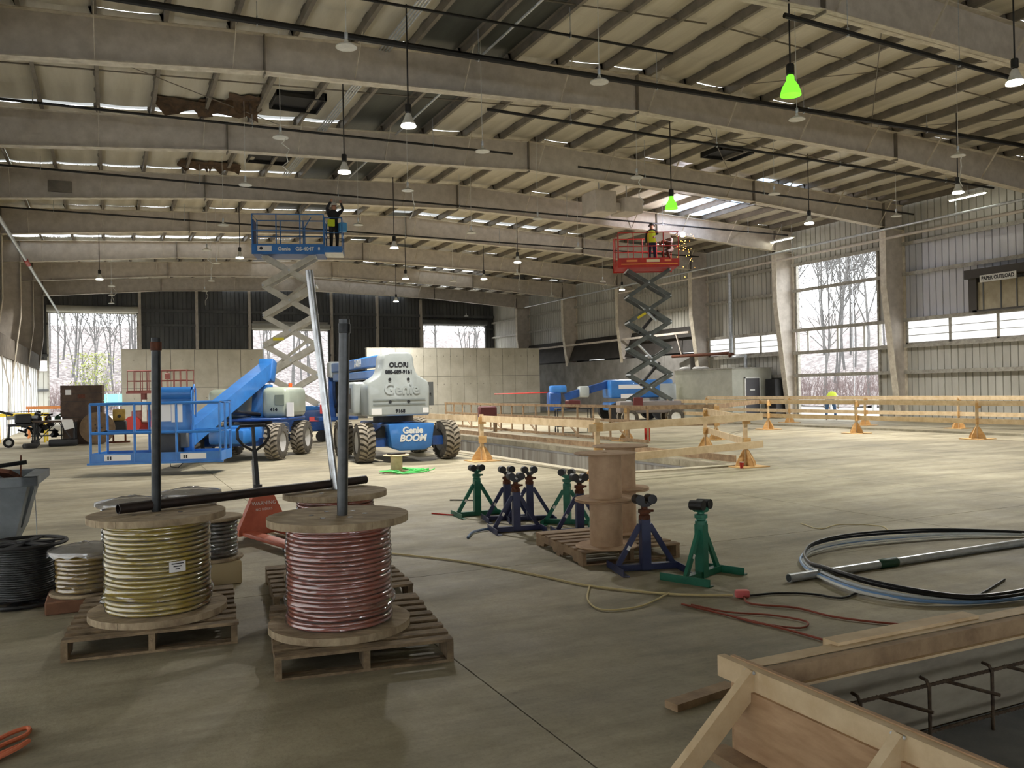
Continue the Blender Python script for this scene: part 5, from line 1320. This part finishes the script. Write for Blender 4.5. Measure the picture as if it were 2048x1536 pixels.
ST = dict(pelvis=(0,0,.95),chest=(0,0,1.32),neck=(0,0,1.50),head=(0,-.02,1.60),headtop=(0,-.01,1.70),lsh=(.19,0,1.40),lel=(.25,.03,1.13),lwr=(.24,-.10,.90),lha=(.23,-.14,.82),rsh=(-.19,0,1.40),rel=(-.25,.03,1.13),rwr=(-.24,-.10,.90),rha=(-.23,-.14,.82),lhip=(.10,0,.90),lkn=(.11,-.02,.50),lan=(.11,.02,.09),lto=(.12,-.16,.05),rhip=(-.10,0,.90),rkn=(-.11,-.02,.50),ran=(-.11,.02,.09),rto=(-.12,-.16,.05))
def pose(**k): d = dict(ST); d.update(k); return d
UP = pose(lel=(.30,-.12,1.52),lwr=(.18,-.20,1.74),lha=(.15,-.22,1.83),rel=(-.30,-.12,1.52),rwr=(-.18,-.20,1.74),rha=(-.15,-.22,1.83))
person('worker in dark clothes reaching up on the blue scissor platform', (7.0, 28.9, 6.44), R(10), UP, None, [DCLOTH, DCLOTH, SKIN, BLACK], WHITE, None, .98)
tag(B().rbox((7.26,28.75,7.3),(.26,.26,.32),.04,2).build('blue_bucket', mat('bucket_blue',(80,160,220),.5)), 'light blue bucket hung on the blue scissor platform rail', 'bucket')
tag(B().cbox((6.86,28.7,7.42),(.22,.12,.22)).build('yellow_pouch', HIVIS), 'yellow-green pouch by the worker on the blue platform', 'pouch')
person('worker in a yellow vest standing on the red platform', (20.85, 30.0, 6.80), R(-40), pose(lel=(.26,-.12,1.18),lwr=(.12,-.30,1.12),lha=(.08,-.36,1.12)), None, [mat('navy_trousers',(40,42,70),.9), DCLOTH, SKIN, BLACK], BLACK, HIVIS)
person('crouching welder in brown at the right end of the red platform', (21.45, 29.65, 6.80), R(-70), pose(pelvis=(0,.1,.62),chest=(0,-.05,.95),neck=(0,-.13,1.1),head=(0,-.2,1.18),headtop=(0,-.22,1.28),lsh=(.19,-.08,1.02),lel=(.27,-.25,.85),lwr=(.15,-.42,.92),lha=(.1,-.5,.95),rsh=(-.19,-.08,1.02),rel=(-.27,-.25,.85),rwr=(-.15,-.42,.92),rha=(-.1,-.5,.95),lhip=(.1,.08,.58),lkn=(.14,-.3,.48),lan=(.12,-.05,.09),lto=(.13,-.22,.05),rhip=(-.1,.08,.58),rkn=(-.14,-.3,.48),ran=(-.12,-.05,.09),rto=(-.13,-.22,.05)), None, [mat('brown_leather',(74,48,34),.85), mat('brown_leather',(74,48,34),.85), SKIN, BLACK], BLACK)
person('worker in dark jacket and cap behind the blue boom', (3.85, 35.9, 0), R(60), pose(lel=(.24,.12,1.15),lwr=(.22,.0,.92),lha=(.21,-.05,.84),rel=(-.22,-.15,1.15),rwr=(-.18,-.32,1.02),rha=(-.17,-.4,1.0)), None, [DCLOTH, DCLOTH, SKIN, BLACK], BLACK, None, 1.05)
person('worker in a yellow-green vest behind the cabin corner', (26.4, 36.6, 0), R(30), ST, None, [DCLOTH, HIVIS, SKIN, BLACK], DCLOTH, HIVIS, 1.03)
BEND = pose(pelvis=(0,.18,.92),chest=(0,-.16,1.10),neck=(0,-.32,1.08),head=(0,-.42,1.06),headtop=(0,-.50,1.02),lsh=(.19,-.2,1.08),lel=(.24,-.28,.80),lwr=(.2,-.38,.58),lha=(.18,-.42,.50),rsh=(-.19,-.2,1.08),rel=(-.24,-.28,.80),rwr=(-.2,-.38,.58),rha=(-.18,-.42,.50),lhip=(.11,.15,.88),lkn=(.17,.08,.48),lan=(.2,.1,.09),lto=(.22,-.08,.05),rhip=(-.11,.15,.88),rkn=(-.17,.08,.48),ran=(-.2,.1,.09),rto=(-.22,-.08,.05))
person('worker in jeans and pale top bending over in the open wall bay', (28.6, 27.8, 0), R(120), BEND, None, [JEANS, WHITEC, SKIN, BLACK], None, HIVIS)

# welding arc and sparks
t = T('welding_arc', 'bright welding arc at the right end of the red platform', 'welding arc', (22.0, 29.4, 8.05))
B().sph((0,0,0), .11, 8).build('arc_core', emis('arc_white', (255,246,236), 60), t)
l = bpy.data.lights.new('arc_light', 'POINT'); l.energy = 160; l.color = (.95,.9,1); l.shadow_soft_size = .12
lo = bpy.data.objects.new('arc_light', l); COL.objects.link(lo); lo.parent = t; lo.location = (0,-.15,.05)
rr = random.Random(12); b = B()
for i in range(42):
    q = rr.random()**.8; p = Vector((rr.gauss(.15,.22)*(.4+q), rr.gauss(0,.2), .15-2.0*q*rr.random()-.1))
    b.sph(p, rr.uniform(.004,.011), 4)
o = b.build('spark', emis('spark_orange', (255,170,70), 22), t); o['kind'] = 'stuff'

# ------------------------------------------------------------------ clutter at the far left
BRW = mat('dark_brown_board',(88,70,56),.8,0,(64,50,40),3)
t = T('wooden_crate', 'tall dark brown crate of boards near the left doorway', 'crate', (-.95, 33.7, 0), R(-4))
B().box(-.62,0,.0,.62,1.0,.95).build('crate_base', BRW, t); B().box(-.62,.0,.95,.62,1.0,2.05).build('crate_core', BLACK, t)
for k in range(4): B().box(-.66,-.03,.97+.28*k,.66,1.02,1.24+.28*k).build('crate_board', BRW, t)
B().box(-.5,-.04,1.75,-.32,-.03,1.93).build('white_label', PAPER, t); B().box(-.12,-.04,1.62,.12,-.03,1.76).build('red_label', RUST, t)
t = T('plywood_disc', 'large round plywood reel flange leaning by the dark crate', 'reel flange', (-.45, 33.1, 0))
q = Matrix.Translation((0,0,.57)) @ Matrix.Rotation(R(80),4,'X')
b = B(); b.lathe([(.05,-.03),(.56,-.03),(.57,0),(.56,.03),(.05,.03)], 36, q, closed=True); b.build('disc', mat('dusty_ply',(124,102,76),.85,0,(96,78,58),4), t)
b = B()
for a in (0,2.1,4.2): b.cyl(tuple(q @ Vector((.13*math.cos(a),.13*math.sin(a),.034))), tuple(q @ Vector((.13*math.cos(a),.13*math.sin(a),.02))), .03, n=10)
b.build('bolt_hole', BLACK, t)
t = T('saw_machine', 'yellow and black machine beside the leaning plywood disc', 'machine', (.25, 33.9, 0))
B().rbox((0,0,1.0),(.42,.5,.42),.05,2).build('yellow_hood', mat('dull_yellow',(176,146,66),.6,0,(146,118,48),5), t); B().cyl((0,-.27,.95),(0,-.24,.95),.06,n=14).build('hood_hole', BLACK, t)
B().rbox((0,0,.55),(.5,.55,.5),.04,1).build('motor_base', BLACK, t)
for (x,y) in ((-.2,-.2),(.2,-.2),(-.2,.2),(.2,.2)): B().box(x-.03,y-.03,0,x+.03,y+.03,.3).build('leg', RUST, t)
B().box(-.35,-.3,.0,.35,-.2,.06).build('foot_bar', RUST, t)
t = T('work_table', 'low work table draped with a white paper sheet', 'table', (-1.7, 33.3, 0), R(-3))
B().box(-.7,-.4,.82,.6,.4,.88).build('table_top', BRW, t)
for (x,y) in ((-.65,-.35),(.55,-.35),(-.65,.35),(.55,.35)): B().box(x-.03,y-.03,0,x+.03,y+.03,.82).build('leg', BLACK, t)
B().bar((-.65,-.36,.1),(.0,-.36,.8),.03,.03).bar((.55,-.36,.1),(.1,-.36,.8),.03,.03).build('brace', BLACK, t)
tag(B().add([(-1.95,32.85,.89),(-1.2,32.82,.89),(-1.25,33.5,.90),(-1.85,33.5,.90),(-1.55,32.78,.88),(-1.45,32.78,.55),(-1.15,32.78,.62)], [(0,1,2,3),(0,4,1),(4,5,6,1)]).build('paper_sheet', PAPER), 'white paper sheet hanging over the low work table', 'paper')
t = T('yellow_bench', 'yellow steel workbench in front of the white wall panels', 'workbench', (-3.0, 36.8, 0), R(-4))
YEL = mat('bench_yellow',(236,204,40),.5)
B().box(-.9,-.4,.98,.8,.4,1.1).build('bench_top', YEL, t); B().box(-.2,-.35,.6,.5,.35,.97).build('bench_cabinet', YEL, t)
for (x,y) in ((-.85,-.35),(.75,-.35),(-.85,.35),(.75,.35)): B().box(x-.03,y-.03,0,x+.03,y+.03,.95).build('leg', YEL, t)
t = T('saw_horse', 'orange painted saw horse beside the yellow workbench', 'saw horse', (-2.3, 40.5, 0))
ORW = mat('orange_paint',(232,150,90),.6)
B().box(-.9,-.05,1.2,.9,.05,1.32).build('beam', ORW, t)
for x in (-.8,.8):
    for s in (-1,1): B().bar((x,0,1.2),(x,s*.35,0),.06,.06).build('leg', ORW, t)
t = T('pipe_threader', 'dark wheeled pipe threading machine near the left edge', 'machine', (-2.75, 33.6, 0), R(8))
B().rbox((0,0,.95),(.5,.34,.34),.04,1).build('motor_head', BLACK, t); B().cyl((-.5,0,1.0),(.45,0,1.0),.06,n=14).build('spindle', GALV, t)
B().box(-.45,-.25,.70,.45,.25,.78).build('tray', BLACK, t); B().bar((-.3,0,1.1),(-1.1,-.1,1.35),.08,.08).build('handle_arm', BLACK, t); B().rbox((-1.15,-.1,1.4),(.2,.16,.16),.03,1).build('handle_head', BLACK, t)
for (x,y) in ((-.4,-.22),(.4,-.22),(-.4,.22),(.4,.22)): B().bar((x,y,.7),(x*1.15,y*1.3,.05),.04,.04).build('leg', BLACK, t)
B().tube([(-.5,-.28,.2),(-.5,-.28,1.2),(.4,-.28,1.2),(.4,-.28,.2)], .018, 6).build('frame_loop', BLACK, t)
for x in (-.45,): B().cyl((x,-.36,.17),(x,-.28,.17),.17,n=20).build('wheel', RUB_D, t); B().cyl((x,-.37,.17),(x,-.35,.17),.09,n=16).build('wheel_hub', WHITE, t)
t = T('tool_trolley', 'dark tool trolley with wheels between threader and table', 'trolley', (-2.05, 34.6, 0), R(-6))
B().box(-.5,-.3,.78,.5,.3,.84).build('tray', BLACK, t); B().box(-.5,-.3,.3,.5,.3,.34).build('tray', BLACK, t)
for (x,y) in ((-.46,-.26),(.46,-.26),(-.46,.26),(.46,.26)): B().cyl((x,y,.16),(x,y,.84),.02,n=6).build('leg', BLACK, t); B().cyl((x-.03,y,.09),(x+.03,y,.09),.09,n=14).build('wheel', RUB_D, t)
rr = random.Random(6)
for i, lb in enumerate(('dark vise on the tool trolley','bundle of dark fittings on the tool trolley','green toolbox on the tool trolley')):
    b = B().rbox((-2.35+.3*i,34.6+.05*i,.92),(.2,.22,.16),.03,1); b.cyl((-2.4+.3*i,34.45,.98),(-2.2+.3*i,34.5,1.1),.025,n=8)
    tag(b.build(('vise','pipe_fittings','toolbox')[i], (BLACK, RUST, mat('dark_green',(44,76,54),.6))[i]), lb, ('vise','fittings','toolbox')[i])
tag(B().rbox((-1.5,33.0,.12),(.9,.5,.24),.06,2).build('tool_bag', BLACK), 'black tool bag lying under the low work table', 'bag')
tag(B().lathe([(.09,0),(.2,0),(.23,.05),(.23,.11),(.2,.16),(.09,.16)], 22, Matrix.Translation((-2.45,32.3,.0)), closed=True).build('spare_tyre', RUB_D), 'small dark tyre lying flat before the threading machine', 'tyre')

rr = random.Random(17); b = B()
for i in range(46):
    x, y, z = -2.9+rr.random()*1.1, 34.0+rr.uniform(-.3,.5), .36+rr.random()*.75
    if i % 3: b.cyl((x,y,z),(x+rr.uniform(-.3,.3),y+rr.uniform(-.2,.2),z+rr.uniform(-.15,.15)), rr.uniform(.02,.05), n=6)
    else: b.cbox((x,y,z),(rr.uniform(.08,.25),rr.uniform(.08,.2),rr.uniform(.06,.2)),0,(rr.random(),rr.random(),rr.random()))
tag(b.build('fittings_heap', mat('oily_iron',(46,46,48),.6,.2,(30,30,32),8)), 'dark heap of pipe fittings and tools beside the threading machine', 'fittings', kind='stuff')
t = T('welder_cart', 'dark wheeled welding cart at the far left edge', 'cart', (-3.7, 32.6, 0), R(10))
B().rbox((0,0,.55),(.5,.4,.6),.05,1).build('welder_body', BLACK, t); B().tube([(-.2,.25,.3),(-.2,.32,1.2),(.2,.32,1.2),(.2,.25,.3)], .02, 6).build('push_handle', BLACK, t)
for x in (-.25,.25): B().cyl((x-.04,-.12,.2),(x+.04,-.12,.2),.2,n=18).build('wheel', RUB_D, t)
B().cyl((-.3,-.12,.2),(-.29,-.12,.2),.1,n=14).build('wheel_hub', WHITE, t)
